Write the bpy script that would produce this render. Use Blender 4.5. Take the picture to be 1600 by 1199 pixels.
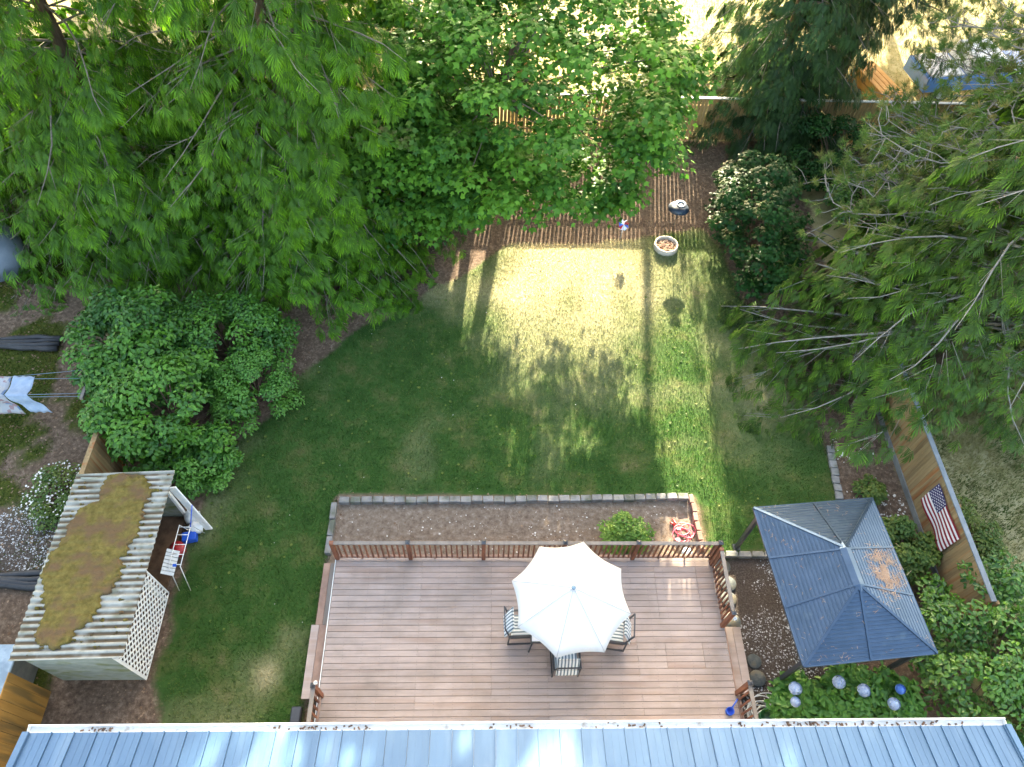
import bpy, math, random
import numpy as np
random.seed(7); RNG=np.random.default_rng(7)
R=math.radians
for o in list(bpy.data.objects): bpy.data.objects.remove(o)
SC=bpy.context.scene; COL=SC.collection
# ---------------------------------------------------------------- camera
FPX=1146.0; CAM=np.array([3.657,-6.805,17.878])
PITCH,YAW,ROLL=R(55.054),R(-3.52),R(3.388)
def _m():
    c,s=math.cos(ROLL),math.sin(ROLL);A=np.array([[c,s,0],[-s,c,0],[0,0,1]])
    a=math.pi/2-PITCH;c,s=math.cos(a),math.sin(a);B=np.array([[1,0,0],[0,c,s],[0,-s,c]])
    c,s=math.cos(YAW),math.sin(YAW);D=np.array([[c,s,0],[-s,c,0],[0,0,1]])
    return A@B@D
MC=_m()
from mathutils import Matrix, Vector
cd=bpy.data.cameras.new("camera"); cam=bpy.data.objects.new("camera",cd); COL.objects.link(cam)
cd.sensor_width=36; cd.lens=FPX/1600*36; cd.clip_end=1000
mw=np.eye(4); mw[:3,:3]=MC.T; mw[:3,3]=CAM
cam.matrix_world=Matrix(mw.tolist()); SC.camera=cam
def at(x,y,z=0.0):
    "photo pixel -> point on the level plane z"
    d=np.array([(x-800)/FPX,-(y-599.5)/FPX,-1])@MC
    return CAM+d*(z-CAM[2])/d[2]
# ---------------------------------------------------------------- sky, sun, exposure
SUN_EL,SUN_AZ=R(17.0),R(7.0)
w=bpy.data.worlds.new("World"); SC.world=w; w.use_nodes=True
nt=w.node_tree; bg=nt.nodes["Background"]
sky=nt.nodes.new("ShaderNodeTexSky"); sky.sky_type='NISHITA'; sky.sun_disc=False
sky.sun_elevation=SUN_EL; sky.sun_rotation=SUN_AZ; sky.air_density=0.8; sky.dust_density=4.5; sky.ozone_density=0.5
nt.links.new(sky.outputs[0],bg.inputs[0]); bg.inputs[1].default_value=0.15
sd=bpy.data.lights.new("sun",'SUN'); sd.energy=5.0; sd.angle=R(0.53); sd.color=(1.0,0.92,0.79)
sun=bpy.data.objects.new("sun",sd); COL.objects.link(sun)
tos=Vector((math.sin(SUN_AZ)*math.cos(SUN_EL),math.cos(SUN_AZ)*math.cos(SUN_EL),math.sin(SUN_EL)))
sun.rotation_euler=tos.to_track_quat('Z','Y').to_euler(); sun.location=(0,30,30)
SC.view_settings.view_transform='Standard'; SC.view_settings.look='None'
SC.view_settings.gamma=1.0; SC.view_settings.exposure=3.45; SC.view_settings.use_curve_mapping=False
SC.view_settings.use_white_balance=True; SC.view_settings.white_balance_temperature=7600; SC.view_settings.white_balance_tint=6   # balanced for the shade, as the photograph is
SC.render.engine='CYCLES'
# ---------------------------------------------------------------- helpers: materials
def lin(c):
    return tuple((v/12.92 if v<=0.04045 else ((v+0.055)/1.055)**2.4) for v in c)
def S(r,g,b): return lin((r/255,g/255,b/255))
def pmat(name,c1,c2=None,scale=6.0,rough=0.8,bump=0.0,bscale=None,stretch=(1,1,1),objvar=0.0,metal=0.0,
         c3=None,s3=1.0,t3=(0.5,0.65),attr=None,transl=0.0,spec=0.5,coord='Object',detail=6.0,wst=None):
    """principled, base colour = noise mix of c1/c2, patches of c3, per-object brightness jitter, optional
    vertex attribute 'tone' (colour of the thing itself) that mixes towards attr colour"""
    m=bpy.data.materials.new(name); m.use_nodes=True; n=m.node_tree.nodes; l=m.node_tree.links
    b=n["Principled BSDF"]; b.inputs["Roughness"].default_value=rough; b.inputs["Metallic"].default_value=metal
    b.inputs["Specular IOR Level"].default_value=spec
    tc=n.new("ShaderNodeTexCoord"); mp=n.new("ShaderNodeMapping"); mp.inputs["Scale"].default_value=stretch
    l.new(tc.outputs[coord],mp.inputs[0])
    if objvar:
        oi=n.new("ShaderNodeObjectInfo"); ad=n.new("ShaderNodeVectorMath"); ad.operation='MULTIPLY_ADD'
        l.new(oi.outputs["Random"],ad.inputs[0]); ad.inputs[1].default_value=(37,71,13); l.new(mp.outputs[0],ad.inputs[2])
        vec=ad.outputs[0]
    else: vec=mp.outputs[0]
    nz=n.new("ShaderNodeTexNoise"); nz.inputs["Scale"].default_value=scale; nz.inputs["Detail"].default_value=detail
    nz.inputs["Roughness"].default_value=0.65; l.new(vec,nz.inputs[0])
    ramp=n.new("ShaderNodeValToRGB"); l.new(nz.outputs[0],ramp.inputs[0])
    ramp.color_ramp.elements[0].position=0.32; ramp.color_ramp.elements[1].position=0.68
    ramp.color_ramp.elements[0].color=(*c1,1); ramp.color_ramp.elements[1].color=(*(c2 or c1),1)
    out=ramp.outputs[0]
    def mix(a,bcol,fac,blend='MIX'):
        x=n.new("ShaderNodeMix"); x.data_type='RGBA'; x.blend_type=blend
        if isinstance(fac,float): x.inputs[0].default_value=fac
        else: l.new(fac,x.inputs[0])
        l.new(a,x.inputs[6])
        if isinstance(bcol,tuple): x.inputs[7].default_value=(*bcol,1)
        else: l.new(bcol,x.inputs[7])
        return x.outputs[2]
    if c3:
        n3=n.new("ShaderNodeTexNoise"); n3.inputs["Scale"].default_value=s3; n3.inputs["Detail"].default_value=5; l.new(vec,n3.inputs[0])
        r3=n.new("ShaderNodeMapRange"); r3.inputs[1].default_value=t3[0]; r3.inputs[2].default_value=t3[1]; l.new(n3.outputs[0],r3.inputs[0])
        out=mix(out,c3,r3.outputs[0])
    if wst:
        ge=n.new("ShaderNodeNewGeometry"); nw=n.new("ShaderNodeTexNoise"); nw.inputs["Scale"].default_value=wst[1]; nw.inputs["Detail"].default_value=6; nw.inputs["Roughness"].default_value=.6; l.new(ge.outputs["Position"],nw.inputs[0])
        rw=n.new("ShaderNodeMapRange"); rw.inputs[1].default_value=wst[2]; rw.inputs[2].default_value=wst[3]; rw.inputs[4].default_value=wst[4]; l.new(nw.outputs[0],rw.inputs[0]); out=mix(out,wst[0],rw.outputs[0])
    if attr:
        at_=n.new("ShaderNodeAttribute"); at_.attribute_name="tone"
        out=mix(out,attr,at_.outputs["Fac"])
    if objvar:
        mr=n.new("ShaderNodeMapRange"); mr.inputs[3].default_value=1-objvar; mr.inputs[4].default_value=1+objvar*0.7
        l.new(oi.outputs["Random"],mr.inputs[0])
        cx=n.new("ShaderNodeVectorMath"); cx.operation='SCALE'; l.new(out,cx.inputs[0]); l.new(mr.outputs[0],cx.inputs["Scale"]); out=cx.outputs[0]
    l.new(out,b.inputs["Base Color"])
    if bump:
        n2=n.new("ShaderNodeTexNoise"); n2.inputs["Scale"].default_value=bscale or scale*4; n2.inputs["Detail"].default_value=5; l.new(vec,n2.inputs[0])
        bp=n.new("ShaderNodeBump"); bp.inputs["Strength"].default_value=bump; bp.inputs["Distance"].default_value=0.02
        l.new(n2.outputs[0],bp.inputs["Height"]); l.new(bp.outputs[0],b.inputs["Normal"])
    if transl:
        tr=n.new("ShaderNodeBsdfTranslucent"); l.new(out,tr.inputs[0]); ms=n.new("ShaderNodeMixShader"); ms.inputs[0].default_value=transl
        l.new(b.outputs[0],ms.inputs[1]); l.new(tr.outputs[0],ms.inputs[2]); l.new(ms.outputs[0],n["Material Output"].inputs[0])
    return m
# ---------------------------------------------------------------- helpers: meshes
class MB:
    def __init__(s): s.v=[]; s.f=[]; s.t=[]; s.mi=[]
    def add(s,vs,fs,tone=None,mi=0):
        b=len(s.v); s.v+= [tuple(map(float,q)) for q in vs]; s.f+=[tuple(b+i for i in q) for q in fs]
        s.t+= list(tone) if tone is not None else [0.0]*len(vs); s.mi+=[mi]*len(fs); return s
    def box(s,c,d,rot=None,mi=0,bev=0.0):
        x,y,z=[q/2 for q in d]
        vs=[Vector((a*x,b*y,e*z)) for a in(-1,1) for b in(-1,1) for e in(-1,1)]
        if rot is not None: vs=[rot@q for q in vs]
        vs=[q+Vector(c) for q in vs]
        return s.add(vs,[(0,1,3,2),(4,6,7,5),(0,4,5,1),(2,3,7,6),(0,2,6,4),(1,5,7,3)],mi=mi)
    def bar(s,a,b,w,h,up=(0,0,1),mi=0):
        a,b=Vector(a),Vector(b); d=(b-a); L=d.length; d.normalize(); u=Vector(up)
        if abs(d.dot(u))>0.98: u=Vector((0,1,0))
        sx=d.cross(u).normalized(); u2=sx.cross(d).normalized()
        m=Matrix((d,sx,u2)).transposed()
        return s.box((a+b)/2,(L,w,h),m,mi)
    def tube(s,pts,rad,n=6,cap=True,tone=None,mi=0,closed=False):
        pts=[Vector(p) for p in pts]; k=len(pts)
        if not hasattr(rad,'__len__'): rad=[rad]*k
        vs=[];fs=[]
        pu=None
        for i,p in enumerate(pts):
            a=pts[(i-1)%k] if (closed or i>0) else pts[i]; b=pts[(i+1)%k] if (closed or i<k-1) else pts[i]
            d=(b-a).normalized() if (b-a).length>1e-9 else Vector((0,0,1))
            if pu is None:
                pu=Vector((0,0,1)) if abs(d.z)<0.9 else Vector((1,0,0))
            u=(pu-d*pu.dot(d))
            if u.length<1e-6: u=Vector((1,0,0)).cross(d)
            u.normalize(); pu=u; v=d.cross(u)
            for j in range(n):
                t=2*math.pi*j/n; vs.append(p+(u*math.cos(t)+v*math.sin(t))*rad[i])
        rng=range(k if closed else k-1)
        for i in rng:
            i2=(i+1)%k
            for j in range(n):
                j2=(j+1)%n; fs.append((i*n+j,i*n+j2,i2*n+j2,i2*n+j))
        if cap and not closed: fs+= [tuple(range(n))[::-1],tuple((k-1)*n+j for j in range(n))]
        return s.add(vs,fs,[tone]*len(vs) if tone is not None else None,mi)
    def lathe(s,prof,n=24,c=(0,0,0),mi=0,wob=0.0):
        vs=[];fs=[];k=len(prof)
        for i,(r,z) in enumerate(prof):
            for j in range(n):
                t=2*math.pi*j/n; rr=r*(1+wob*math.sin(3*t+1.3)+wob*0.6*math.sin(5*t)); vs.append((c[0]+rr*math.cos(t),c[1]+rr*math.sin(t),c[2]+z))
        for i in range(k-1):
            for j in range(n):
                j2=(j+1)%n; fs.append((i*n+j,i*n+j2,(i+1)*n+j2,(i+1)*n+j))
        if prof[0][0]>1e-4: fs.append(tuple(range(n))[::-1])
        if prof[-1][0]>1e-4: fs.append(tuple((k-1)*n+j for j in range(n)))
        return s.add(vs,fs,mi=mi)
    def mesh(s,name):
        me=bpy.data.meshes.new(name); me.from_pydata(s.v,[],s.f); me.update()
        if any(s.t):
            a=me.attributes.new("tone",'FLOAT','POINT'); a.data.foreach_set("value",np.array(s.t,dtype=np.float32))
        return me
    def build(s,name,mat,parent=None,smooth=False,bevel=0.0):
        me=s.mesh(name)
        mats=mat if isinstance(mat,(list,tuple)) else [mat]
        for q in mats: me.materials.append(q)
        if len(mats)>1: me.polygons.foreach_set("material_index",np.array(s.mi,dtype=np.int32))
        if smooth: me.polygons.foreach_set("use_smooth",np.ones(len(me.polygons),dtype=bool))
        o=bpy.data.objects.new(name,me); COL.objects.link(o)
        if parent: o.parent=parent
        if bevel:
            md=o.modifiers.new("bevel",'BEVEL'); md.width=bevel; md.segments=1; md.limit_method='ANGLE'
        return o
def npmesh(name,V,F,mat,parent=None,tone=None,smooth=False):
    """V (n,3), F (m,k) constant face size"""
    V=np.asarray(V,dtype=np.float32); F=np.asarray(F,dtype=np.int32); m,k=F.shape
    me=bpy.data.meshes.new(name); me.vertices.add(len(V)); me.vertices.foreach_set("co",V.ravel())
    me.loops.add(m*k); me.loops.foreach_set("vertex_index",F.ravel()); me.polygons.add(m)
    me.polygons.foreach_set("loop_start",np.arange(0,m*k,k,dtype=np.int32)); me.update(calc_edges=True)
    if tone is not None:
        a=me.attributes.new("tone",'FLOAT','POINT'); a.data.foreach_set("value",np.asarray(tone,dtype=np.float32).ravel())
    if smooth: me.polygons.foreach_set("use_smooth",np.ones(m,dtype=bool))
    me.materials.append(mat); o=bpy.data.objects.new(name,me); COL.objects.link(o)
    if parent: o.parent=parent
    return o
def instances(Vt,Ft,P,X,Y,Z,sc,tone_t=None,tone_i=None):
    """copies of a template: frames X,Y,Z (n,3), positions P, scale sc -> V,F,tone arrays"""
    n=len(P); k=len(Vt); sc=np.asarray(sc)
    if sc.ndim==1: sc=sc[:,None]*np.ones((1,3))
    V=P[:,None,:]+ (Vt[None,:,0,None]*X[:,None,:]*sc[:,None,0:1]+Vt[None,:,1,None]*Y[:,None,:]*sc[:,None,1:2]+Vt[None,:,2,None]*Z[:,None,:]*sc[:,None,2:3])
    F=(Ft[None,:,:]+(np.arange(n)*k)[:,None,None]).reshape(-1,Ft.shape[1])
    T=None
    if tone_t is not None:
        T=(tone_t[None,:]*np.ones((n,1)))
        if tone_i is not None: T=np.clip(T*tone_i[:,None],0,1)
        T=T.ravel()
    elif tone_i is not None: T=(tone_i[:,None]*np.ones((1,k))).ravel()
    return V.reshape(-1,3),F,T
def unit(a): return a/np.maximum(np.linalg.norm(a,axis=-1,keepdims=True),1e-9)
def frames(X,up):
    X=unit(X); Y=unit(np.cross(up,X)); Z=np.cross(X,Y); return X,Y,Z
def tag(o,label=None,cat=None,group=None,kind=None):
    if label: o["label"]=label
    if cat: o["category"]=cat
    if group: o["group"]=group
    if kind: o["kind"]=kind
    return o
def thing(name,label,cat,loc=(0,0,0),rz=0.0,group=None):
    o=bpy.data.objects.new(name,None); COL.objects.link(o); o.location=loc; o.rotation_euler=(0,0,rz); o.empty_display_size=0.2
    return tag(o,label,cat,group)
def part(src,parent,loc=None,rot=None,scale=None):
    c=src.copy(); COL.objects.link(c); c.parent=parent
    if loc is not None: c.location=loc
    if rot is not None: c.rotation_euler=rot
    if scale is not None: c.scale=scale
    return c
# ---------------------------------------------------------------- noise for shapes
def vnoise(x,y,seed=0):
    x=np.asarray(x,float); y=np.asarray(y,float)
    def h(i,j):
        a=np.sin(i*127.1+j*311.7+seed*74.7)*43758.5453; return a-np.floor(a)
    i=np.floor(x);j=np.floor(y);u=x-i;v=y-j;u=u*u*(3-2*u);v=v*v*(3-2*v)
    return (h(i,j)*(1-u)+h(i+1,j)*u)*(1-v)+(h(i,j+1)*(1-u)+h(i+1,j+1)*u)*v
def fbm(x,y,seed=0,o=4):
    s=0;a=0.5
    for k in range(o): s=s+a*vnoise(x*2**k,y*2**k,seed+k*3.1); a*=0.5
    return s/(1-0.5**o)
def inpoly(px,py,poly):
    poly=np.asarray(poly); r=np.zeros(px.shape,bool); n=len(poly); j=n-1
    for i in range(n):
        xi,yi=poly[i];xj,yj=poly[j]
        with np.errstate(divide='ignore',invalid='ignore'):
            c=((yi>py)!=(yj>py))&(px<(xj-xi)*(py-yi)/(yj-yi+1e-12)+xi)
        r^=c; j=i
    return r
def G(pts,z=0.0): return [tuple(at(x,y,z)[:2]) for x,y in pts]
# ================================================================= GROUND
LAWN=G([(330,742),(372,690),(405,668),(448,618),(486,580),(556,520),(636,476),(716,440),(768,398),(800,382),(950,380),(1100,362),(1128,400),(1146,450),(1190,500),(1232,580),(1270,650),(1292,700),(1310,782)])+[(12.9,0.42),(9.4,0.35),(9.35,2.0),(-0.35,1.85),(-0.35,-4.9),(-2.9,-4.9),(-3.4,-4.0),(-3.55,-3.2),(-3.85,-2.4),(-3.85,-0.5),(-3.75,0.8),(-3.6,1.7)]
GRAVEL=[(9.35,0.3),(12.6,0.3),(12.6,-3.2),(10.3,-4.6),(9.35,-4.6)]
GS=0.22
XS=np.arange(-24,36.01,GS); YS=np.arange(-8,34.01,GS)
gx,gy=np.meshgrid(XS,YS)
def blur(a,k=2):
    for _ in range(k):
        a=(a+np.roll(a,1,0)+np.roll(a,-1,0)+np.roll(a,1,1)+np.roll(a,-1,1))/5
    return a
wob=(fbm(gx*1.6,gy*1.6,3)-0.5)*0.5; wob2=(fbm(gx*1.6,gy*1.6,9)-0.5)*0.5
m_lawn=blur(inpoly(gx+wob,gy+wob2,LAWN).astype(float),2)
m_lawn[(gx>-0.36)&(gx<9.42)&(gy<1.9)]=0
m_grav=blur(inpoly(gx+wob*.4,gy+wob2*.4,GRAVEL).astype(float),2)
m_back=blur(((gy+wob)>17.5).astype(float),2)+blur((gx+wob>15.35).astype(float),2); m_back=np.clip(m_back,0,1)
m_moss=blur(((gx<-6.1)&(gy<16)).astype(float),1)*np.clip((fbm(gx*.7,gy*.7,21)-0.34)*5,0,1)
m_ngr=blur((((gx<-6.2)&(np.hypot((gx+8.4)/1.5,(gy-0.5)/1.0)<1))).astype(float),3)
gz=(fbm(gx*1.3,gy*1.3,5)-0.5)*0.03-0.03*(m_lawn<0.5)
gz[(gx>-1)&(gx<11)&(gy<2)&(gy>-6)]*=0.3
nx,ny=len(XS),len(YS)
idx=np.arange(nx*ny).reshape(ny,nx)
F=np.stack([idx[:-1,:-1],idx[:-1,1:],idx[1:,1:],idx[1:,:-1]],-1).reshape(-1,4)
V=np.stack([gx,gy,gz],-1).reshape(-1,3)
# outer apron to far away
ring=np.array([[-24,-8],[36,-8],[36,34],[-24,34]]);far=np.array([[-200,-200],[220,-200],[220,220],[-200,220]])
b0=len(V)
V=np.vstack([V,np.c_[ring,[-0.03]*4],np.c_[far,[-0.03]*4]])
F=np.vstack([F,[[b0+i,b0+(i+1)%4,b0+4+(i+1)%4,b0+4+i][::-1] for i in range(4)]])
def lawn_dry_sunpatch(x,y):  # dry spots, plus a pale tint painted where the sun patches lie
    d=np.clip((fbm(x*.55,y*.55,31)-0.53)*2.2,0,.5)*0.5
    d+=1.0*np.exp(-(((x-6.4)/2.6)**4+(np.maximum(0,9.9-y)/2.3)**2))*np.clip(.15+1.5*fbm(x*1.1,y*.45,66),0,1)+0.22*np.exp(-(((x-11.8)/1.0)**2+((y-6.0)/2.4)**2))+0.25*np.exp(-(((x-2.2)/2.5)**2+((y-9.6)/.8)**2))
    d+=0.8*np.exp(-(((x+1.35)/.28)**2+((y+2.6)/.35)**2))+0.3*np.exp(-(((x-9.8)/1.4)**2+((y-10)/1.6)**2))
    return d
def ground_mat():
    m=bpy.data.materials.new("ground"); m.use_nodes=True; n=m.node_tree.nodes;l=m.node_tree.links;b=n["Principled BSDF"]
    b.inputs["Roughness"].default_value=0.95; b.inputs["Specular IOR Level"].default_value=0.15
    tc=n.new("ShaderNodeTexCoord")
    def noise(s,d=6,r=.65):
        q=n.new("ShaderNodeTexNoise");q.inputs["Scale"].default_value=s;q.inputs["Detail"].default_value=d;q.inputs["Roughness"].default_value=r;l.new(tc.outputs["Object"],q.inputs[0]);return q.outputs[0]
    def ramp(v,stops):
        q=n.new("ShaderNodeValToRGB");l.new(v,q.inputs[0]);e=q.color_ramp.elements
        while len(e)<len(stops): e.new(0.5)
        for i,(p,c) in enumerate(stops): e[i].position=p;e[i].color=(*c,1)
        return q.outputs[0]
    def mx(a,c,f):
        q=n.new("ShaderNodeMix");q.data_type='RGBA';l.new(f,q.inputs[0]);l.new(a,q.inputs[6]);l.new(c,q.inputs[7]);return q.outputs[2]
    def A(nm):
        q=n.new("ShaderNodeAttribute");q.attribute_name=nm;return q.outputs["Fac"]
    def sharp(f,s=14,amt=0.5):
        a=n.new("ShaderNodeMath");a.operation='MULTIPLY_ADD';l.new(noise(s),a.inputs[0]);a.inputs[1].default_value=amt;l.new(f,a.inputs[2])
        r=n.new("ShaderNodeMapRange");r.inputs[1].default_value=0.35+amt*.5-.1;r.inputs[2].default_value=0.6+amt*.5;l.new(a.outputs[0],r.inputs[0]);return r.outputs[0]
    soil=ramp(noise(9,8,.75),[(0.3,(0.05,0.034,0.024)),(0.5,(0.13,0.088,0.062)),(0.62,(0.2,0.145,0.105)),(0.75,(0.32,0.25,0.19))])
    straw_sunpatch=ramp(noise(9,6),[(0.3,(0.26,0.22,0.11)),(0.7,(0.5,0.44,0.27))])  # dry straw colour, also used to brighten the lawn's sun patch
    grass=ramp(noise(1.1,6),[(0.3,(0.022,0.06,0.012)),(0.5,(0.035,0.085,0.018)),(0.62,(0.075,0.1,0.03)),(0.72,(0.14,0.13,0.06))])
    dry=ramp(noise(2.0,8,.7),[(0.3,(0.2,0.19,0.07)),(0.5,(0.38,0.33,0.16)),(0.7,(0.5,0.43,0.25))])
    moss=ramp(noise(12,8,.75),[(0.3,(0.018,0.03,0.006)),(0.55,(0.06,0.075,0.012)),(0.75,(0.13,0.12,0.03))])
    grav=ramp(noise(26,4,.8),[(0.3,(0.035,0.025,0.019)),(0.52,(0.075,0.058,0.047)),(0.66,(0.13,0.115,0.105)),(0.8,(0.34,0.34,0.34))])
    bed=ramp(noise(7,8,.75),[(0.3,(0.10,0.07,0.05)),(0.5,(0.19,0.145,0.11)),(0.62,(0.26,0.21,0.17)),(0.75,(0.36,0.31,0.26))])
    soil=mx(soil,bed,A("bed")); c=mx(soil,moss,sharp(A("moss"))); c=mx(c,grav,A("nbgravel")); c=mx(c,dry,sharp(A("dry"))); c=mx(c,grav,A("gravel")); grass=mx(grass,straw_sunpatch,A("straw_sunpatch")); c=mx(c,grass,sharp(A("lawn")))
    l.new(c,b.inputs["Base Color"])
    bp=n.new("ShaderNodeBump");bp.inputs["Strength"].default_value=0.9;bp.inputs["Distance"].default_value=0.03;l.new(noise(22,8,.8),bp.inputs["Height"]);l.new(bp.outputs[0],b.inputs["Normal"])
    return m
ground=npmesh("ground",V,F,ground_mat()); tag(ground,kind="structure")
for nm,a in (("lawn",m_lawn),("gravel",m_grav),("dry",m_back),("moss",m_moss),("nbgravel",m_ngr),("bed",((gx>-.4)&(gx<9.3)&(gy>0)&(gy<1.95)).astype(float)),("straw_sunpatch",np.clip(lawn_dry_sunpatch(gx,gy)*1.0,0,1))):
    q=ground.data.attributes.new(nm,'FLOAT','POINT'); vals=np.zeros(len(V),np.float32); vals[:b0]=a.ravel(); 
    if nm=="dry": vals[b0:]=1
    q.data.foreach_set("value",vals)
ground.data.polygons.foreach_set("use_smooth",np.ones(len(ground.data.polygons),dtype=bool))
def sample(field,x,y):
    i=np.clip(((x-XS[0])/GS).astype(int),0,nx-1); j=np.clip(((y-YS[0])/GS).astype(int),0,ny-1); return field[j,i]
# grass blades
def blades(name,n,box,field,hmin,hmax,wid,mat,label,seed,thr=0.35,tintf=None):
    r=np.random.default_rng(seed); x=r.uniform(box[0],box[1],n); y=r.uniform(box[2],box[3],n)
    k=sample(field,x,y)>thr+0.3*r.random(n); x,y=x[k],y[k]; n=len(x); z=sample(gz,x,y)
    d=tintf(x,y) if tintf is not None else np.zeros(n)
    Vt=[];Ft=[]
    Vt=np.array([[-.5,0,0],[.5,0,0],[0.1,0.35,1]]); Ft=np.array([[0,1,2]])
    out=[]
    a=r.uniform(0,2*math.pi,n); lean=r.uniform(0.2,1.3,n); h=r.uniform(hmin,hmax,n)
    P=np.stack([x,y,z-0.005],1); X=np.stack([np.cos(a),np.sin(a),0*a],1); Y=np.stack([-np.sin(a),np.cos(a),0*a],1); Z=np.tile([[0,0,1.]],(n,1))
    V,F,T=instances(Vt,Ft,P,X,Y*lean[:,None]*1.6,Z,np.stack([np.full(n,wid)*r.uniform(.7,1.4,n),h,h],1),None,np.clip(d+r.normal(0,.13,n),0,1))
    return tag(npmesh(name,V,F,mat,tone=T),label,"grass",kind="stuff")
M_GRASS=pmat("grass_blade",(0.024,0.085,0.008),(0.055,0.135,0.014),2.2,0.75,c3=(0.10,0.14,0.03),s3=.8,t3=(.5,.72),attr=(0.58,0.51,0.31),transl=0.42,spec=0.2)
blades("lawn_grass",300000,(-4.5,14,-5,13),m_lawn,0.03,0.075,0.016,M_GRASS,"short green lawn between the deck and the trees, dry in places, painted paler at the sun patch",1,tintf=lawn_dry_sunpatch)
M_DRYG=pmat("dry_grass_blade",(0.26,0.25,0.09),(0.44,0.38,0.19),1.5,0.8,attr=(0.06,0.11,0.02),transl=0.3,spec=0.2)
blades("meadow_grass",30000,(5,30,17.6,31),m_back,0.04,0.12,0.03,M_DRYG,"pale dry grass of the sunlit yard beyond the back fence",2,tintf=lambda x,y:np.clip((fbm(x*.8,y*.8,4)-.5)*4,0,1))
blades("rough_grass",26000,(15.3,19,-5,6),m_back,0.05,0.16,0.022,M_DRYG,"rough dry grass outside the flag fence",12,tintf=lambda x,y:np.clip((fbm(x*.8,y*.8,4)-.42)*4,0,1))
M_WEED=pmat("weed",(0.03,0.07,0.01),(0.08,0.11,0.02),2,0.8,attr=(0.16,0.13,0.03),transl=0.25,spec=.2)
blades("weeds",60000,(-14,-6.1,-4.5,12),m_moss,0.02,0.07,0.035,M_WEED,"low moss and weeds over the neighbouring yard",3,tintf=lambda x,y:np.clip((fbm(x*1.5,y*1.5,8)-.5)*3,0,1))
# litter: chips, pebbles, twigs lying on bare soil
def litter(name,n,box,maskf,smin,smax,flat,mat,label,cat,seed,tonef=None,elong=1.0):
    r=np.random.default_rng(seed); x=r.uniform(box[0],box[1],n); y=r.uniform(box[2],box[3],n); k=maskf(x,y,r); x,y=x[k],y[k]; n=len(x)
    t=np.linspace(0,2*math.pi,6)[:-1]; Vt=np.array([[math.cos(q),math.sin(q),0] for q in t]+[[0,0,1]]); Ft=np.array([[i,(i+1)%5,5] for i in range(5)])
    a=r.uniform(0,2*math.pi,n); s=r.uniform(smin,smax,n)*(0.6+0.8*r.random(n))
    X=np.stack([np.cos(a),np.sin(a),r.normal(0,.15,n)],1);Y=np.stack([-np.sin(a),np.cos(a),r.normal(0,.15,n)],1);Z=np.tile([[0,0,1.]],(n,1))
    P=np.stack([x,y,sample(gz,x,y)-0.002],1)
    V,F,T=instances(Vt,Ft,P,X,Y,Z,np.stack([s*elong,s*r.uniform(.5,1,n),s*flat],1),None,r.random(n))
    return tag(npmesh(name,V,F,mat,tone=T),label,cat,kind="stuff")
bare=lambda x,y,r:(sample(m_lawn,x,y)<0.3)
M_CHIP=pmat("bark_chip",(0.06,0.033,0.019),(0.17,0.1,0.06),3,0.9,attr=(0.28,0.19,0.125),spec=.2)
M_PEB=pmat("pebble",(0.10,0.10,0.105),(0.3,0.3,0.3),5,0.7,attr=(0.55,0.55,0.55))
M_PALE=pmat("pale_chip",(0.5,0.47,0.42),(0.75,0.72,0.68),5,0.7)
litter("bark_litter",28000,(-5,15.1,-4.8,17.3),lambda x,y,r:bare(x,y,r)&~((x>-.4)&(x<9.4)&(y<0.1))&~((x>-.4)&(x<9.3)&(y<1.9)&(r.random(len(x))>.3))&(sample(m_grav,x,y)<.5),0.012,0.035,0.35,M_CHIP,"brown bark litter and dead leaves on the bare soil",'litter',4)
litter("duff",13000,(-14,-6.1,-4.5,14),lambda x,y,r:r.random(len(x))<.6,0.012,0.04,0.35,M_CHIP,"dead leaves scattered over the neighbouring yard",'litter',14)
litter("pebbles",8500,(9.4,13,-4.6,0.3),lambda x,y,r:(sample(m_grav,x,y)>.4)&(fbm(x*1.2,y*1.2,17)>.40+.2*r.random(len(x))),0.010,0.026,0.6,M_PEB,"grey and white pebbles between deck and gazebo",'gravel',5)
litter("loose_gravel",5000,(-10.5,-6.3,-1,2),lambda x,y,r:sample(m_ngr,x,y)>.35+.4*r.random(len(x)),0.012,0.028,0.6,M_PEB,"grey gravel patch behind the shed",'gravel',15)
litter("white_chips",420,(-.2,9.2,0.2,1.7),lambda x,y,r:fbm(x*.9,y*.9,3)>.3+.35*r.random(len(x)),0.012,0.026,0.5,M_PALE,"tiny white chips strewn over the planting bed",'chips',6)
litter("wood_chips",420,(13.55,15.1,0.2,4.4),lambda x,y,r:fbm(x*1.2,y*1.2,13)>.35+.3*r.random(len(x)),0.016,0.036,0.4,M_PALE,"pale wood chips on the soil beside the flag fence",'chips',7,elong=1.5)
litter("petals",90,(-4,13,-4,10),lambda x,y,r:sample(m_lawn,x,y)>.6,0.012,0.022,0.3,M_PALE,"tiny white petals dotted over the lawn",'petals',8)
def twigs(name,n,boxf,mat,label,seed,zf,lmin=.06,lmax=.2,wd=.006):
    r=np.random.default_rng(seed); x,y=boxf(r,n); n=len(x); z=zf(x,y); a=r.uniform(0,2*math.pi,n); L=r.uniform(lmin,lmax,n)
    Vt=np.array([[-1,-1,0],[1,-1,0],[1,1,0.0],[-1,1,0],[0,0,1.2]],float); Ft=np.array([[0,1,4],[1,2,4],[2,3,4],[3,0,4]])
    X=np.stack([np.cos(a),np.sin(a),r.normal(0,.12,n)],1);Y=np.stack([-np.sin(a),np.cos(a),0*a],1);Z=np.tile([[0,0,1.]],(n,1))
    V,F,T=instances(Vt,Ft,np.stack([x,y,z],1),X,Y,Z,np.stack([L/2,np.full(n,wd/2),np.full(n,wd)],1),None,r.random(n))
    return npmesh(name,V,F,mat,tone=T)
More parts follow.
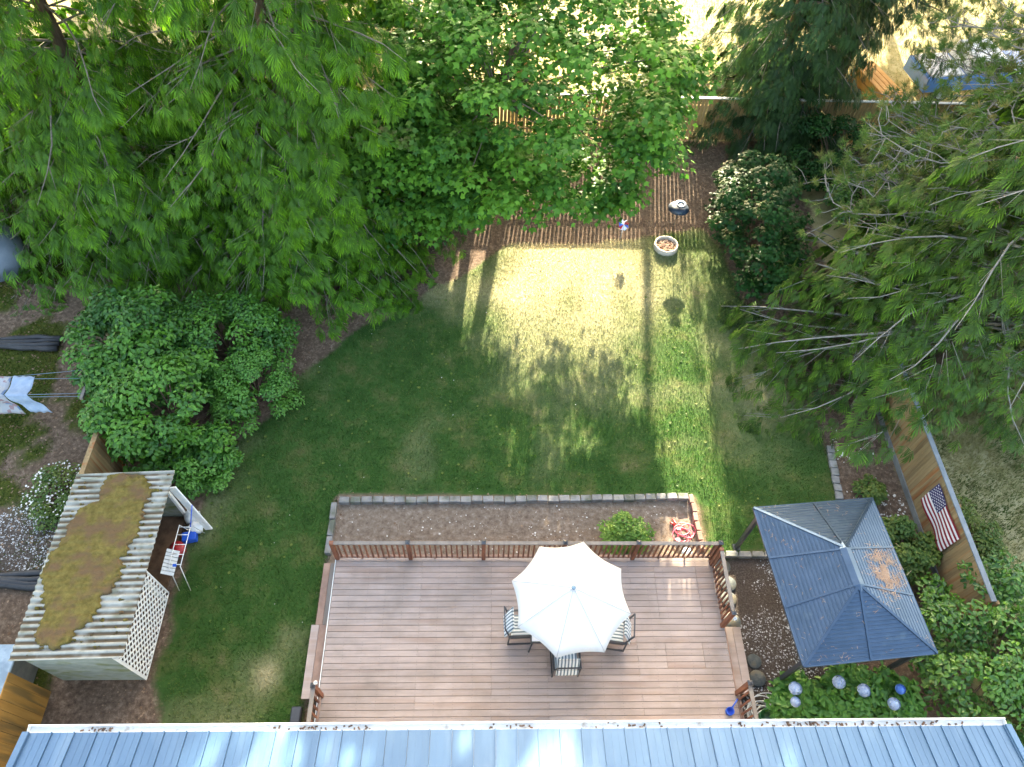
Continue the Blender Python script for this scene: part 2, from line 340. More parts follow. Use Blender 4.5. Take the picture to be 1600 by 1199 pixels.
M_TWIG=pmat("twig",(0.17,0.12,0.085),(0.3,0.24,0.18),8,0.85,attr=(0.42,0.36,0.29))
def bx(r,n):
    x=r.uniform(-4,15,n);y=r.uniform(0,17,n);k=bare(x,y,r);return x[k],y[k]
tag(twigs("twigs",2600,bx,M_TWIG,"",9,lambda x,y:sample(gz,x,y)+.004),"thin fallen twigs on the bare soil under the trees","twigs",kind="stuff")
# ================================================================= HOUSE (roof edge)
M_ROOF=pmat("roof_metal",S(60,92,122),S(72,104,134),1.2,0.4,metal=.3,bump=.05,bscale=30,stretch=(1,.25,1),objvar=.07,c3=S(84,112,138),s3=2.5,t3=(.55,.75))
M_WHITE=pmat("white_paint",(0.72,0.72,0.70),(0.80,0.80,0.78),4,0.5,c3=(0.42,0.36,0.30),s3=5,t3=(.6,.75))
M_WALLP=pmat("siding",(0.5,0.5,0.48),(0.56,0.56,0.54),3,0.7)
EY,EZ,SL=-4.27,2.97,0.25; X0,X1=-4.72,13.72
house=thing("house","house with a blue grey metal roof and white gutter along the deck","house",(0,EY,0))
npan=45; pw=(X1-X0-0.24)/npan
sl=math.atan(SL); RL=7.0
pan=MB(); pan.box((0,-RL/2,-0.012),(pw-0.004,RL,0.02)); pan.box((pw/2-0.014,-RL/2,0.014),(0.022,RL,0.034)); pan.box((-pw*.16,-RL/2,0.0005),(0.02,RL,0.006)); pan.box((pw*.16,-RL/2,0.0005),(0.02,RL,0.006))
p0=pan.build("roof_panel",M_ROOF,house)
for i in range(npan):
    o=p0 if i==0 else part(p0,house)
    o.location=(X0+0.12+pw*(i+.5),0,EZ); o.rotation_euler=(-sl,0,0)
rk=MB(); rk.box((0,-RL/2,0.02),(0.12,RL,0.09)); r0=rk.build("rake_trim",M_ROOF,house,bevel=.008); r0.location=(X0+0.06,0,EZ); r0.rotation_euler=(-sl,0,0)
part(r0,house,(X1-0.06,0,EZ))
gt=MB(); gl=X1-X0-0.1
for (y0,z0,y1,z1) in [(-0.01,-.02,-.01,-.12),(-.01,-.12,.09,-.12),(.09,-.12,.125,-.05),(.125,-.05,.125,.0),(.125,.0,.1,.004)]:
    a=Vector((-gl/2,y0,z0));b=Vector((gl/2,y0,z0));c=Vector((gl/2,y1,z1));d=Vector((-gl/2,y1,z1)); nn=(b-a).cross(d-a).normalized()*.006
    gt.add([a,b,c,d,a+nn,b+nn,c+nn,d+nn],[(3,2,1,0),(4,5,6,7),(0,1,5,4),(1,2,6,5),(2,3,7,6),(3,0,4,7)])
for s in(-1,1): gt.box((s*(gl/2-.004),.055,-.06),(.006,.13,.11))
g=gt.build("gutter",M_WHITE,house); g.location=((X0+X1)/2,0.012,EZ+.012)
wl=MB(); wl.box(((X0+X1)/2,-3.6,EZ/2-.04),(X1-X0-.9,6.2,EZ-.08)); wl.build("wall",M_WALLP,house)
def gl_l(r,n): 
    x=r.choice([-3.5,.3,1,4.2,6.5,8.7,9.5,10.2,11.1,11.6,12.4],n)+r.normal(0,.35,n); return np.clip(x,X0+.2,X1-.2),EY+.055+r.normal(0,.025,n)
M_LEAF=pmat("dead_leaf",(0.16,0.07,0.03),(0.3,0.16,0.08),8,.9,attr=(0.1,0.06,0.04))
tag(twigs("gutter_leaves",130,gl_l,M_LEAF,"",21,lambda x,y:np.full(len(x),EZ-.09)+np.random.default_rng(1).uniform(0,.06,len(x)),.02,.08,.03),"brown dead leaves lying in the white gutter","leaves",kind="stuff")
# ================================================================= DECK
DZ=0.40; DW=9.38
M_DECK=pmat("deck_board",S(145,131,125),S(165,150,143),3.2,0.6,bump=.12,bscale=40,stretch=(.35,3,1),objvar=.08,c3=S(140,118,106),s3=1.1,t3=(.52,.75),wst=(S(108,98,90),.9,.5,.72,.55))
M_DECKD=pmat("deck_trim",S(124,98,86),S(150,124,110),4,0.7,bump=.15,bscale=40,objvar=.12)
M_GREYW=pmat("weathered_wood",S(108,101,95),S(132,124,117),5,0.8,bump=.2,bscale=50,stretch=(1,.2,.2),objvar=.1)
M_REDW=pmat("redwood_stain",S(98,58,42),S(134,84,60),4,0.65,bump=.15,bscale=40,stretch=(2,2,.4),objvar=.18)
M_CAP=pmat("black_cap",(0.03,0.035,0.045),(0.05,0.055,0.065),6,.35)
M_DARK=pmat("dark_metal",(0.03,0.033,0.04),(0.045,0.05,0.058),8,.4)
deck=thing("deck","long raised deck of pinkish brown boards behind the house","deck",(0,0,0))
bp_=0.143; rnd=random.Random(5)
bm_cache={}
def board(L):
    k=round(L,2)
    if k not in bm_cache:
        m=MB(); m.box((0,0,0),(k-.004,bp_-.009,.03)); bm_cache[k]=m.build("board",M_DECK,deck,bevel=.003); return bm_cache[k]
    return part(bm_cache[k],deck)
jo=[0.0,.85,2.13,2.98,3.83,5.12,5.97,7.66,8.12,DW]
for j in range(-1,32):
    cuts=[0.0]+sorted(rnd.sample([2.13,3.83,5.12,7.24],2 if j%3 else 1))+[DW]
    if 1<=j<=10 and j>=4: cuts=[0.0,rnd.choice([2.13,3.83]),DW]
    for hx0,hx1,j0,j1 in ((7.86,8.9,1,10),(7.9,8.78,14,18)):
        if j0<=j<j1: cuts=sorted([c for c in cuts if c<hx0-.4]+[hx0,hx1,DW])
    for a,b in zip(cuts[:-1],cuts[1:]):
        o=board(b-a); o.location=((a+b)/2,-(j+.5)*bp_,DZ-.015+rnd.uniform(-.0012,.0012))
sc_=MB()
for j in range(-1,31):
    for i,x in enumerate(np.arange(.42,DW,.425)):
        for dy in(.035,.108):
            if rnd.random()<.85:
                cx,cy=x+rnd.uniform(-.008,.008),-j*bp_-dy; sc_.add([(cx+.006*math.cos(t),cy+.006*math.sin(t),DZ+.0025) for t in np.arange(6)*math.pi/3],[tuple(range(6))])
tag(sc_.build("screws",M_DARK,deck),kind="stuff")
fm=MB(); fm.box((DW/2,.165,DZ-.11),(DW+.06,.03,.2)); fm.build("fascia",M_DECKD,deck,bevel=.004)
fm=MB(); fm.box((-.02,-2.2,DZ-.1),(.03,4.6,.19)); fm.build("fascia",M_GREYW,deck,bevel=.004)
fm=MB(); fm.box((-.018,-2.2,DZ+.003),(.016,4.6,.012)); fm.build("edge_strip",M_WHITE,deck)
fm=MB(); fm.box((DW+.02,-2.2,DZ-.1),(.03,4.6,.19)); fm.build("fascia",M_DECKD,deck,bevel=.004)
fm=MB()
for x in np.arange(.3,DW,1.4):
    for y in(-.1,-2,-4): fm.box((x,y,.12),(.14,.14,.5))
fm.build("footing",M_GREYW,deck)
# side steps
def step(name,label,planks,z,x0,x1):
    t=thing(name,label,"step",(0,0,0))
    for (a,b,c,d,mt) in planks:
        m=MB(); m.box((0,0,0),(b-a-.006,d-c-.004,.035)); o=m.build("plank",mt,t,bevel=.004); o.location=((a+b)/2,(c+d)/2,z)
    m=MB(); m.box(((x0+x1)/2,(planks[0][2]+planks[-1][3])/2,z/2-.02),(x1-x0-.06,abs(planks[-1][3]-planks[0][2])-.1,z-.03)); m.build("riser",M_GREYW,t)
step("deck_step","long low plank step down the lawn side of the deck",[(-.335,-.17,-1.5,.02,M_DECKD),(-.17,-.045,-1.5,.02,M_GREYW),(-.43,-.24,-3.15,-1.5,M_DECK),(-.24,-.045,-3.15,-1.5,M_DECKD)],.2,-.3,-.05)
step("deck_step","two plank step from the deck down to the pebbles by the gazebo",[(DW+.06,DW+.25,-3.1,-1.58,M_DECK),(DW+.25,DW+.45,-3.1,-1.58,M_DECK)],.2,DW+.06,DW+.45)
# railings
balm=MB(); balm.box((0,0,0),(.036,.036,.80)); BAL=balm.mesh("baluster"); BAL.materials.append(M_REDW)
pm=MB(); pm.box((0,0,.5),(.092,.092,1.0)); POST=pm.mesh("post"); POST.materials.append(M_REDW)
cm=MB(); cm.box((0,0,0),(.108,.108,.03)); cm.add([(-.05,-.05,.015),(.05,-.05,.015),(.05,.05,.015),(-.05,.05,.015),(0,0,.05)],[(0,1,4),(1,2,4),(2,3,4),(3,0,4)]); CAP=cm.mesh("cap"); CAP.materials.append(M_CAP)
def railing(label,a,b,posts,caps,nb,blocks=0):
    a=Vector(a);b=Vector(b);L=(b-a).length;ang=math.atan2(b.y-a.y,b.x-a.x)
    t=thing("deck_railing",label,"railing",(a.x,a.y,DZ),ang)
    def ob(n,me,loc):
        o=bpy.data.objects.new(n,me);COL.objects.link(o);o.parent=t;o.location=loc;return o
    seg=sorted(posts)
    for i,s in enumerate(seg):
        p=ob("post",POST,(s,0,0))
        if caps[i]: 
            c=ob("cap",CAP,(0,0,1.015)); c.parent=p
    for s0,s1 in zip(seg[:-1],seg[1:]):
        m=MB(); m.box((0,0,0),(s1-s0-.094,.088,.036)); o=m.build("top_rail",M_GREYW,t,bevel=.004); o.location=((s0+s1)/2,0,.965)
        m=MB(); m.box((0,0,0),(s1-s0-.094,.036,.085)); o=m.build("bottom_rail",M_DECKD,t,bevel=.004); o.location=((s0+s1)/2,0.002,.115)
        m=MB(); m.box((0,0,0),(s1-s0-.094,.036,.06)); o=m.build("top_rail",M_REDW,t); o.location=((s0+s1)/2,0.002,.915)
        k=max(1,round((s1-s0)/nb)); 
        for q in range(1,k): ob("baluster",BAL,(s0+(s1-s0)*q/k,-.022,.53))
        if blocks:
            for q in range(1,blocks+1):
                m=MB(); m.box((0,0,0),(.04,.036,.07)); o=m.build("block",M_DECKD,t); o.location=(s0+(s1-s0)*q/(blocks+1),.002,.036)
    return t
railing("long back deck railing with black post caps beside the planting bed",(0.03,.07),(9.33,.07),[0,1.80,3.60,5.55,7.32,9.30],[0,1,1,1,1,1],.125,2)
railing("short deck railing at the gazebo side running towards the step",(9.33,-.03),(9.33,-1.62),[.05,1.58],[0,1],.125,1)
railing("short deck railing beside the coiled white hose, under the gutter",(9.40,-3.13),(9.40,-4.6),[0,1.4],[1,1],.16)
railing("short deck railing on the lawn side, under the gutter",(0.06,-3.13),(0.06,-4.6),[0,1.4],[1,1],.16)
M_CUP=pmat("white_ceramic",(0.75,0.75,0.73),(0.8,0.8,0.78),5,.3)
def cup(label,x,y,z):
    t=MB(); t.lathe([(.02,0),(.034,.005),(.04,.08),(.034,.08),(.028,.012),(0,.012)],16); o=t.build("cup",M_CUP,None,True); o.location=(x,y,z); tag(o,label,"cup")
cup("small white cup on the railing post above the round stones",9.36,-1.72,DZ+.86); cup("small white cup on the railing post by the lawn step",0.13,-3.1,DZ+1.06)
# ================================================================= PLANTING BED EDGING
M_STONE=pmat("concrete_block",S(112,112,112),S(146,144,140),6,.9,bump=.5,bscale=30,objvar=.14,c3=S(92,96,84),s3=3)
M_BRICK=pmat("brick",S(122,94,84),S(142,114,102),7,.9,bump=.4,bscale=40,objvar=.12)
rr=random.Random(3)
def edging(name,label,p0,p1,n,wd=.17,h=.14,mat=M_STONE,bow=0.0):
    p0=Vector((*p0,0));p1=Vector((*p1,0));L=(p1-p0).length;d=(p1-p0)/L;ang=math.atan2(d.y,d.x);nr=Vector((-d.y,d.x,0))
    t=thing(name,label,"edging",(0,0,0))
    for i in range(n):
        l=L/n; m=MB(); a=l/2-.006; tw=rr.uniform(.85,1)
        vs=[(-a,-wd/2,0),(a,-wd/2,0),(a*tw,wd/2,0),(-a*tw,wd/2,0)]; hh=h*rr.uniform(.9,1.1)
        m.add([(*v[:2],-.1) for v in vs]+[(v[0],v[1],hh) for v in vs],[(3,2,1,0),(4,5,6,7),(0,1,5,4),(1,2,6,5),(2,3,7,6),(3,0,4,7)])
        o=m.build("block",mat,t,bevel=.012); c=p0+d*l*(i+.5)+nr*(bow*math.sin(math.pi*(i+.5)/n)+rr.uniform(-.012,.012)); o.location=c; o.rotation_euler=(rr.uniform(-.04,.04),rr.uniform(-.03,.03),ang+rr.uniform(-.04,.04))
edging("block_edging","long row of grey concrete blocks between lawn and planting bed",(-.2,1.80),(9.12,1.94),32,bow=-.03)
edging("block_edging","short row of grey blocks closing the bed on the shed side",(-.3,.3),(-.3,1.72),3,wd=.15)
edging("brick_edging","short row of brown bricks closing the bed on the gazebo side",(9.27,.4),(9.2,2.0),6,wd=.12,mat=M_BRICK)
edging("block_edging","short row of grey blocks ahead of the gazebo, beside the pebbles",(9.5,.32),(11.2,.3),5,wd=.15)
edging("block_edging","row of grey blocks between lawn and bark soil, behind the gazebo",*G([(1296,698),(1311,782)]),7,wd=.2,h=.08)
# ================================================================= UMBRELLA, TABLE, CHAIRS
M_CANV=pmat("white_canvas",(0.68,0.68,0.67),(0.74,0.74,0.73),3,.8,bump=.05,bscale=60,transl=.25)
UC=(5.53,-1.53)
um=thing("patio_umbrella","white eight sided patio umbrella over the table","umbrella",(UC[0],UC[1],DZ))
cv=MB(); angs=[R(118.9-45*k) for k in range(8)]; NR,NT=8,8; rim=1.33; zr=1.83; zp=2.42
vs=[(0,0,zp)];fs=[]
for i in range(1,NR+1):
    u=i/NR
    for k in range(8):
        for q in range(NT):
            t=q/NT; a0=angs[k];a1=a0-R(45); pA=np.array([math.cos(a0),math.sin(a0)]);pB=np.array([math.cos(a1),math.sin(a1)])
            p=(pA*(1-t)+pB*t)*rim*u; sag=4*t*(1-t)
            p=p*(1-.055*sag*u**2); z=zp-(zp-zr)*(u**1.12)-.035*sag*u*(1-u*.3)
            vs.append((p[0],p[1],z))
n_=8*NT
for j in range(n_): fs.append((0,1+(j+1)%n_,1+j))
for i in range(NR-1):
    for j in range(n_): j2=(j+1)%n_; fs.append((1+i*n_+j,1+i*n_+j2,1+(i+1)*n_+j2,1+(i+1)*n_+j))
cv.add(vs,fs); cvo=cv.build("canopy",M_CANV,um,True)
sm=cvo.modifiers.new("thick",'SOLIDIFY'); sm.thickness=.004
hm=MB(); 
for k in range(8):
    a0=angs[k]; hm.tube([(math.cos(a0)*rim*u,math.sin(a0)*rim*u,zp-(zp-zr)*(u**1.12)+.005) for u in np.linspace(.04,1,9)],.006,5)
hm.build("seam",pmat("canvas_seam",(0.4,0.4,0.41),None,5,.8),cvo,True)
m=MB(); m.tube([(0,0,0),(0,0,zp+.03)],.022,10); m.build("pole",M_DARK,um,True)
m=MB(); m.lathe([(.0,.0),(.045,.0),(.05,.02),(.035,.045),(0,.06)],16,(0,0,zp+.005)); m.build("finial",pmat("grey_plastic",S(110,135,150),None,5,.5),um,True)
for k in range(8):
    a0=angs[k]; m=MB(); m.bar((0.03*math.cos(a0),.03*math.sin(a0),zp-.04),(math.cos(a0)*rim*.99,math.sin(a0)*rim*.99,zr-.012),.014,.014); m.build("rib",M_DARK,um)
m=MB(); m.lathe([(.25,0),(.25,.04),(.2,.07),(.05,.09),(.04,.3),(0,.3)],20); m.build("base",M_DARK,um,True)
tb=thing("patio_table","patio table with pale top and dark frame under the umbrella","table",(UC[0],UC[1],DZ))
TX,TY=.83,.66
m=MB(); m.box((0,0,.715),(2*TX-.06,2*TY-.06,.012)); m.build("tabletop",pmat("frosted_glass",(0.7,0.72,0.74),None,5,.25),tb)
m=MB()
for s in(-1,1): m.box((0,s*(TY-.015),.71),(2*TX,.035,.035)); m.box((s*(TX-.015),0,.71),(.035,2*TY-.07,.035))
m.build("frame",M_DARK,tb)
for sx in(-1,1):
    for sy in(-1,1): m=MB(); m.tube([(sx*(TX-.06),sy*(TY-.06),.7),(sx*(TX-.0),sy*(TY-.0),0)],.02,8); m.build("leg",M_DARK,tb,True)
M_CUSH=bpy.data.materials.new("striped_cushion"); M_CUSH.use_nodes=True
def _cush():
    n=M_CUSH.node_tree.nodes;l=M_CUSH.node_tree.links;b=n["Principled BSDF"];b.inputs["Roughness"].default_value=.9
    tc=n.new("ShaderNodeTexCoord");wv=n.new("ShaderNodeTexWave");wv.wave_type='BANDS';wv.bands_direction='Y';wv.inputs["Scale"].default_value=4.2;l.new(tc.outputs["Object"],wv.inputs[0])
    r=n.new("ShaderNodeValToRGB");r.color_ramp.interpolation='CONSTANT';e=r.color_ramp.elements;e[0].position=0;e[0].color=(*S(84,104,120),1);e[1].position=.22;e[1].color=(*S(190,205,214),1)
    q=e.new(.55);q.color=(*S(150,175,190),1);q=e.new(.7);q.color=(*S(225,230,232),1)
    l.new(wv.outputs[0],r.inputs[0]);l.new(r.outputs[0],b.inputs["Base Color"])
_cush()
def cushion(L,W,T,seed=1):
    m=MB();N,Mq=10,10;vs=[]
    for s in(1,-1):
        for i in range(N+1):
            for j in range(Mq+1):
                u=i/N*2-1;v=j/Mq*2-1; e=(1-u**6)*(1-v**6); pil=.55+.45*e
                ch=0.10*abs(math.sin(2.5*math.pi*(u+1)/2*1.0))
                vs.append((u*L/2,v*W/2,s*T/2*(pil-(.12-ch if s>0 else 0))*(1 if e>0 else .45)))
    fs=[];K=(N+1)*(Mq+1)
    for i in range(N):
        for j in range(Mq):
            a=i*(Mq+1)+j; fs.append((a,a+Mq+1,a+Mq+2,a+1)); fs.append((K+a,K+a+1,K+a+Mq+2,K+a+Mq+1))
    bd=[i*(Mq+1) for i in range(N+1)]+[N*(Mq+1)+j for j in range(1,Mq+1)]+[i*(Mq+1)+Mq for i in range(N-1,-1,-1)]+[j for j in range(Mq-1,0,-1)]
    for q in range(len(bd)):
        a,b=bd[q],bd[(q+1)%len(bd)]; fs.append((a,b,K+b,K+a))
    m.add(vs,fs); return m
def chair(label,x,y,rz):
    t=thing("patio_chair",label,"chair",(x,y,DZ),rz,"striped patio chairs round the table")   # faces +x
    c=cushion(.5,.5,.09).build("seat_cushion",M_CUSH,t,True); c.location=(0,0,.42)
    c=cushion(.62,.5,.09).build("back_cushion",M_CUSH,t,True); c.location=(-.30,0,.74); c.rotation_euler=(0,R(-72),0)
    m=MB(); m.box((0,0,.365),(.52,.54,.025)); m.build("seat_frame",M_DARK,t)
    m=MB(); m.bar((-.27,-.25,.38),(-.40,-.25,1.06),.03,.03);m.bar((-.27,.25,.38),(-.40,.25,1.06),.03,.03);m.bar((-.40,-.26,1.06),(-.40,.26,1.06),.03,.03);m.bar((-.345,-.25,.7),(-.345,.25,.7),.02,.02); m.build("back_frame",M_DARK,t)
    for s in(-1,1):
        m=MB(); m.box((-.03,s*.295,.62),(.58,.05,.025)); m.build("armrest",M_DARK,t,bevel=.006)
        m=MB(); m.bar((.24,s*.295,.61),(.27,s*.295,0),.03,.03); m.build("leg",M_DARK,t)
        m=MB(); m.bar((-.3,s*.295,.61),(-.32,s*.295,0),.03,.03); m.build("leg",M_DARK,t)
        m=MB(); m.bar((-.32,s*.295,.02),(.27,s*.295,.02),.03,.03); m.build("runner",M_DARK,t)
chair("striped patio chair left of the umbrella, turned towards the table",4.52,-1.72,R(2))
chair("striped patio chair at the house side of the umbrella, seen from behind",5.50,-2.42,R(91))
chair("striped patio chair mostly hidden under the umbrella's gazebo side edge",6.62,-1.85,R(172))
# ================================================================= THINGS BY THE DECK
M_SS=pmat("stepping_stone",S(62,68,70),S(92,98,96),8,.9,bump=.5,bscale=50,objvar=.15,c3=S(96,90,76),s3=4)
for i,(x,y,r,z,lab) in enumerate([(9.68,-1.42,.235,.12,"largest round stone, at the foot of the cup topped post"),(9.74,-.83,.2,.03,"round stone second from the cup topped post, by the railing"),(9.79,-.45,.21,.04,"round stone in the middle of the railing row"),(9.74,.0,.2,.03,"round stone nearest the lawn, beside the deck railing"),(10.08,-2.33,.17,.03,"darker round stone beside the two plank step"),(10.08,-2.72,.19,.05,"pebbly round stone at the house end of the plank step")]):
    m=MB(); m.lathe([(r*.9,-.05),(r,-.03),(r,z*.7),(r*.93,z),(0,z+.004)],26,wob=.02); o=m.build("stepping_stone",M_SS,None,True); o.location=(x,y,0); o.data.polygons.foreach_set("use_smooth",np.array([len(p.vertices)<10 for p in o.data.polygons])); tag(o,lab,"stepping stone","round stones beside the deck")
M_HOSEW=pmat("white_hose",S(178,184,186),S(200,204,204),10,.45); M_PINK=pmat("pink_hose",S(196,70,92),S(214,96,112),10,.4); M_RED=pmat("red_plastic",S(150,28,34),S(170,36,40),10,.4); M_BLUE=pmat("blue_plastic",S(28,84,190),S(36,96,205),8,.35); M_GRN=pmat("green_glaze",S(22,72,36),S(34,92,48),8,.3)
def coil(c,r0,r1,turns,h,seed,n=18):
    q=random.Random(seed);pts=[]
    ph=[q.uniform(0,6.28) for _ in range(4)]
    for i in range(int(turns*n)+1):
        t=i/n*2*math.pi; rr_=r0+(r1-r0)*(.5+.5*math.sin(t*.37+ph[0]))
        pts.append((c[0]+.10*math.sin(t*.21+ph[1])+rr_*math.cos(t),c[1]+.09*math.cos(t*.17+ph[2])+rr_*math.sin(t)*.9,c[2]+h*(.5+.5*math.sin(t*.53+ph[3]))+.012))
    return pts
m=MB(); m.tube(coil((10.03,-3.55,.0),.22,.46,11,.2,2,22),.011,6); tag(m.build("garden_hose",M_HOSEW,None,True),"tangled coil of white garden hose beside the hydrangea","hose")
m=MB(); m.lathe([(.1,0),(.14,.02),(.17,.24),(.155,.24),(.13,.05),(0,.05)],20); o=m.build("flower_pot",M_GRN,None,True); o.location=(9.98,-3.62,.22); tag(o,"round green pot inside the coiled white hose","pot")
m=MB(); m.tube(coil((8.87,.92,.02),.17,.23,5,.05,5),.013,6); ph=thing("pink_hose_reel","coiled pink hose with red handle on the planting bed","hose",(0,0,0)); m.build("coil",M_PINK,ph,True)
m=MB(); m.tube([(8.62,1.30,.05),(8.72,1.12,.06),(8.8,1.02,.06)],.025,8); m.build("handle",M_RED,ph,True); m=MB(); m.tube([(8.55,1.22,.03),(8.66,1.12,.04)],.03,8); m.build("nozzle",M_RED,ph,True); m=MB(); m.box((8.74,1.02,.07),(.09,.07,.03)); m.box((8.68,.72,.05),(.1,.08,.03)); m.build("tag",M_WHITE,ph)
m=MB(); m.lathe([(.0,.0),(.13,0),(.15,.06),(.12,.13),(.06,.17),(0,.175)],18); o=m.build("lantern_globe",pmat("pale_blue_glass",S(176,206,222),None,5,.2),None,True); o.location=(8.86,.36,0); tag(o,"pale blue globe on the soil behind the railing balusters","globe")
wc=thing("watering_scoop","blue plastic scoop with handle on the deck corner","scoop",(9.14,-3.52,DZ),R(50))
m=MB(); m.lathe([(.07,0),(.085,.02),(.09,.15),(.08,.15),(.07,.03),(0,.03)],16); m.build("cup",M_BLUE,wc,True); m=MB(); m.tube([(.08,0,.1),(.18,0,.13),(.32,0,.15)],[.018,.015,.02],8); m.build("handle",M_BLUE,wc,True)
for i,(p,a,lab) in enumerate([((14.04,3.38),.15,"pinkish loose brick nearer the grey block row"),((14.68,3.58),.1,"pinkish loose brick nearer the flag fence"),((13.66,3.6),1.1,"half buried brown brick at the tip of the grey block row")]):
    m=MB(); m.box((0,0,.02),(.23,.11,.07)); o=m.build("loose_brick",M_BRICK,None,bevel=.008); o.location=(*p,0 if i<2 else -.025); o.rotation_euler=(0.03,.04,a); tag(o,lab,"brick","loose bricks on the bark soil")
m=MB()
m.tube([(-.5,-3.78,.1),(-.52,-4.2,.07),(-.56,-4.9,.06)],.045,10); dsp=thing("drain_pipe","grey drain pipe dropping beside the deck's lawn corner","pipe",(0,0,0)); m.build("pipe",M_HOSEW,dsp,True); m=MB(); m.box((-.5,-3.55,.12),(.22,.5,.2)); m.build("box",M_DARK,dsp,bevel=.02)
# ================================================================= GAZEBO
M_GAZ=pmat("gazebo_steel",S(62,80,98),S(74,92,112),2,0.3,metal=.7,bump=.04,bscale=40,objvar=.05,c3=S(92,108,120),s3=3,t3=(.6,.8))
GC=(11.67,-1.02); GA=R(5.1); gz0,gz1=2.1,2.74; HX,HY,RY=1.48,1.82,.42
gaz=thing("gazebo","hardtop gazebo with blue grey hipped metal roof and black posts","gazebo",(GC[0],GC[1],0),GA)
def slope(pA,pB,qA,qB,per=.085):
    pA,pB,qA,qB=[Vector(p) for p in(pA,pB,qA,qB)]
    nrm=(pB-pA).cross(qA-pA).normalized(); H=((qA+qB)/2-(pA+pB)/2).length; n=int(H/per); m=MB(); vs=[];ts=[]
    for i in range(n):
        for t,h in((0,0),(.62,0),(.70,.011),(.92,.011)): ts.append(((i+t)/n,h))
    ts.append((1,0))
    for t,h in ts: vs+= [pA.lerp(qA,t)+nrm*h,pB.lerp(qB,t)+nrm*h]
    fs=[(2*i,2*i+1,2*i+3,2*i+2) for i in range(len(ts)-1)]
    m.add(vs,fs); return m
cNW,cNE,cSE,cSW=(-HX,HY,gz0),(HX,HY,gz0),(HX,-HY,gz0),(-HX,-HY,gz0); rN,rS=(0,RY,gz1),(0,-RY,gz1)
for a,b,c,d in((cNW,cSW,rN,rS),(cSE,cNE,rS,rN),(cNE,cNW,rN,rN),(cSW,cSE,rS,rS)):
    slope(a,b,c,d).build("roof_panel",M_GAZ,gaz)
for a,b in((cNW,rN),(cNE,rN),(cSE,rS),(cSW,rS)):
    m=MB(); A,B=Vector(a)+Vector((0,0,.016)),Vector(b)+Vector((0,0,.016)); m.bar(A,B,.06,.022); m.build("hip_cap",M_GAZ,gaz)
for f0,f1 in(((-HX,.42),(-.0,.42)),((-HX,-.42),(0,-.42)),((HX,.42),(0,.42)),((HX,-.42),(0,-.42))):
    m=MB(); m.bar((f0[0],f0[1]*1.35,gz0+.02),(f0[0]*.06,f1[1]*.98,gz1-.02),.045,.016); m.build("panel_seam",M_GAZ,gaz)
for s in(-1,1): m=MB(); m.bar((0,s*HY,gz0+.018),(0,s*(RY+.06),gz1-.01),.05,.016); m.build("panel_seam",M_GAZ,gaz)
m=MB(); w_=.13; m.add([(-w_,RY,gz1-.015),(-w_,-RY,gz1-.015),(0,-RY,gz1+.045),(0,RY,gz1+.045),(w_,RY,gz1-.015),(w_,-RY,gz1-.015),(0,RY+.16,gz1-.02),(0,-RY-.16,gz1-.02)],[(0,1,2,3),(3,2,5,4),(0,3,6),(3,4,6),(1,7,2),(2,7,5)]); m.build("ridge_cap",M_GAZ,gaz)
for a,b in((cNW,cNE),(cNE,cSE),(cSE,cSW),(cSW,cNW)):
    m=MB(); m.bar(Vector(a)*1+Vector((0,0,-.025)),Vector(b)+Vector((0,0,-.025)),.04,.05); m.build("eave_trim",M_GAZ,gaz)
    A=Vector(a);B=Vector(b);A.x*=.9;A.y*=.92;B.x*=.9;B.y*=.92; m=MB(); m.bar(A+Vector((0,0,-.12)),B+Vector((0,0,-.12)),.06,.1); m.build("beam",M_DARK,gaz)
for sx in(-1,1):
    for sy in(-1,1): m=MB(); m.box((sx*HX*.9,sy*HY*.92,1.0),(.09,.09,2.0)); m.box((sx*HX*.9,sy*HY*.92,.01),(.18,.18,.02)); m.build("post",M_DARK,gaz)
def on_gaz(x,y):
    dx,dy=x-GC[0],y-GC[1]; lx=dx*math.cos(GA)+dy*math.sin(GA); ly=-dx*math.sin(GA)+dy*math.cos(GA)
    t=np.maximum(np.abs(lx)/HX,(np.abs(ly)-RY)/(HY-RY)); return gz1-(gz1-gz0)*np.clip(t,0,1)+.014
M_NEED=pmat("dead_needles",S(150,110,84),S(176,138,108),6,.9,attr=S(196,170,146))
def pile(r,n):
    a=r.normal(0,1,(n,2)); c=at(1388,890,2.5); x=c[0]+a[:,0]*.19+a[:,1]*.02; y=c[1]+a[:,1]*.26; k=fbm(x*7,y*7,2)>.42; return x[k],y[k]
o=twigs("needle_litter",1500,pile,M_NEED,"",31,on_gaz,.05,.17,.006); tag(o,"pile of pinkish dead needles on the gazebo's fence side slope","needles",kind="stuff")
def spr(r,n):
    lx=r.uniform(-HX,HX,n);ly=r.uniform(-HY,HY,n);k=(fbm(lx*2.5+9,ly*2.5,6)>.52+.12*r.random(n))|(r.random(n)<.08);lx,ly=lx[k],ly[k]
    return GC[0]+lx*math.cos(GA)-ly*math.sin(GA),GC[1]+lx*math.sin(GA)+ly*math.cos(GA)
o=twigs("scattered_needles",800,spr,M_NEED,"",32,on_gaz,.03,.1,.005); tag(o,"thin scatter of dead needles over the whole gazebo roof","needles",kind="stuff")
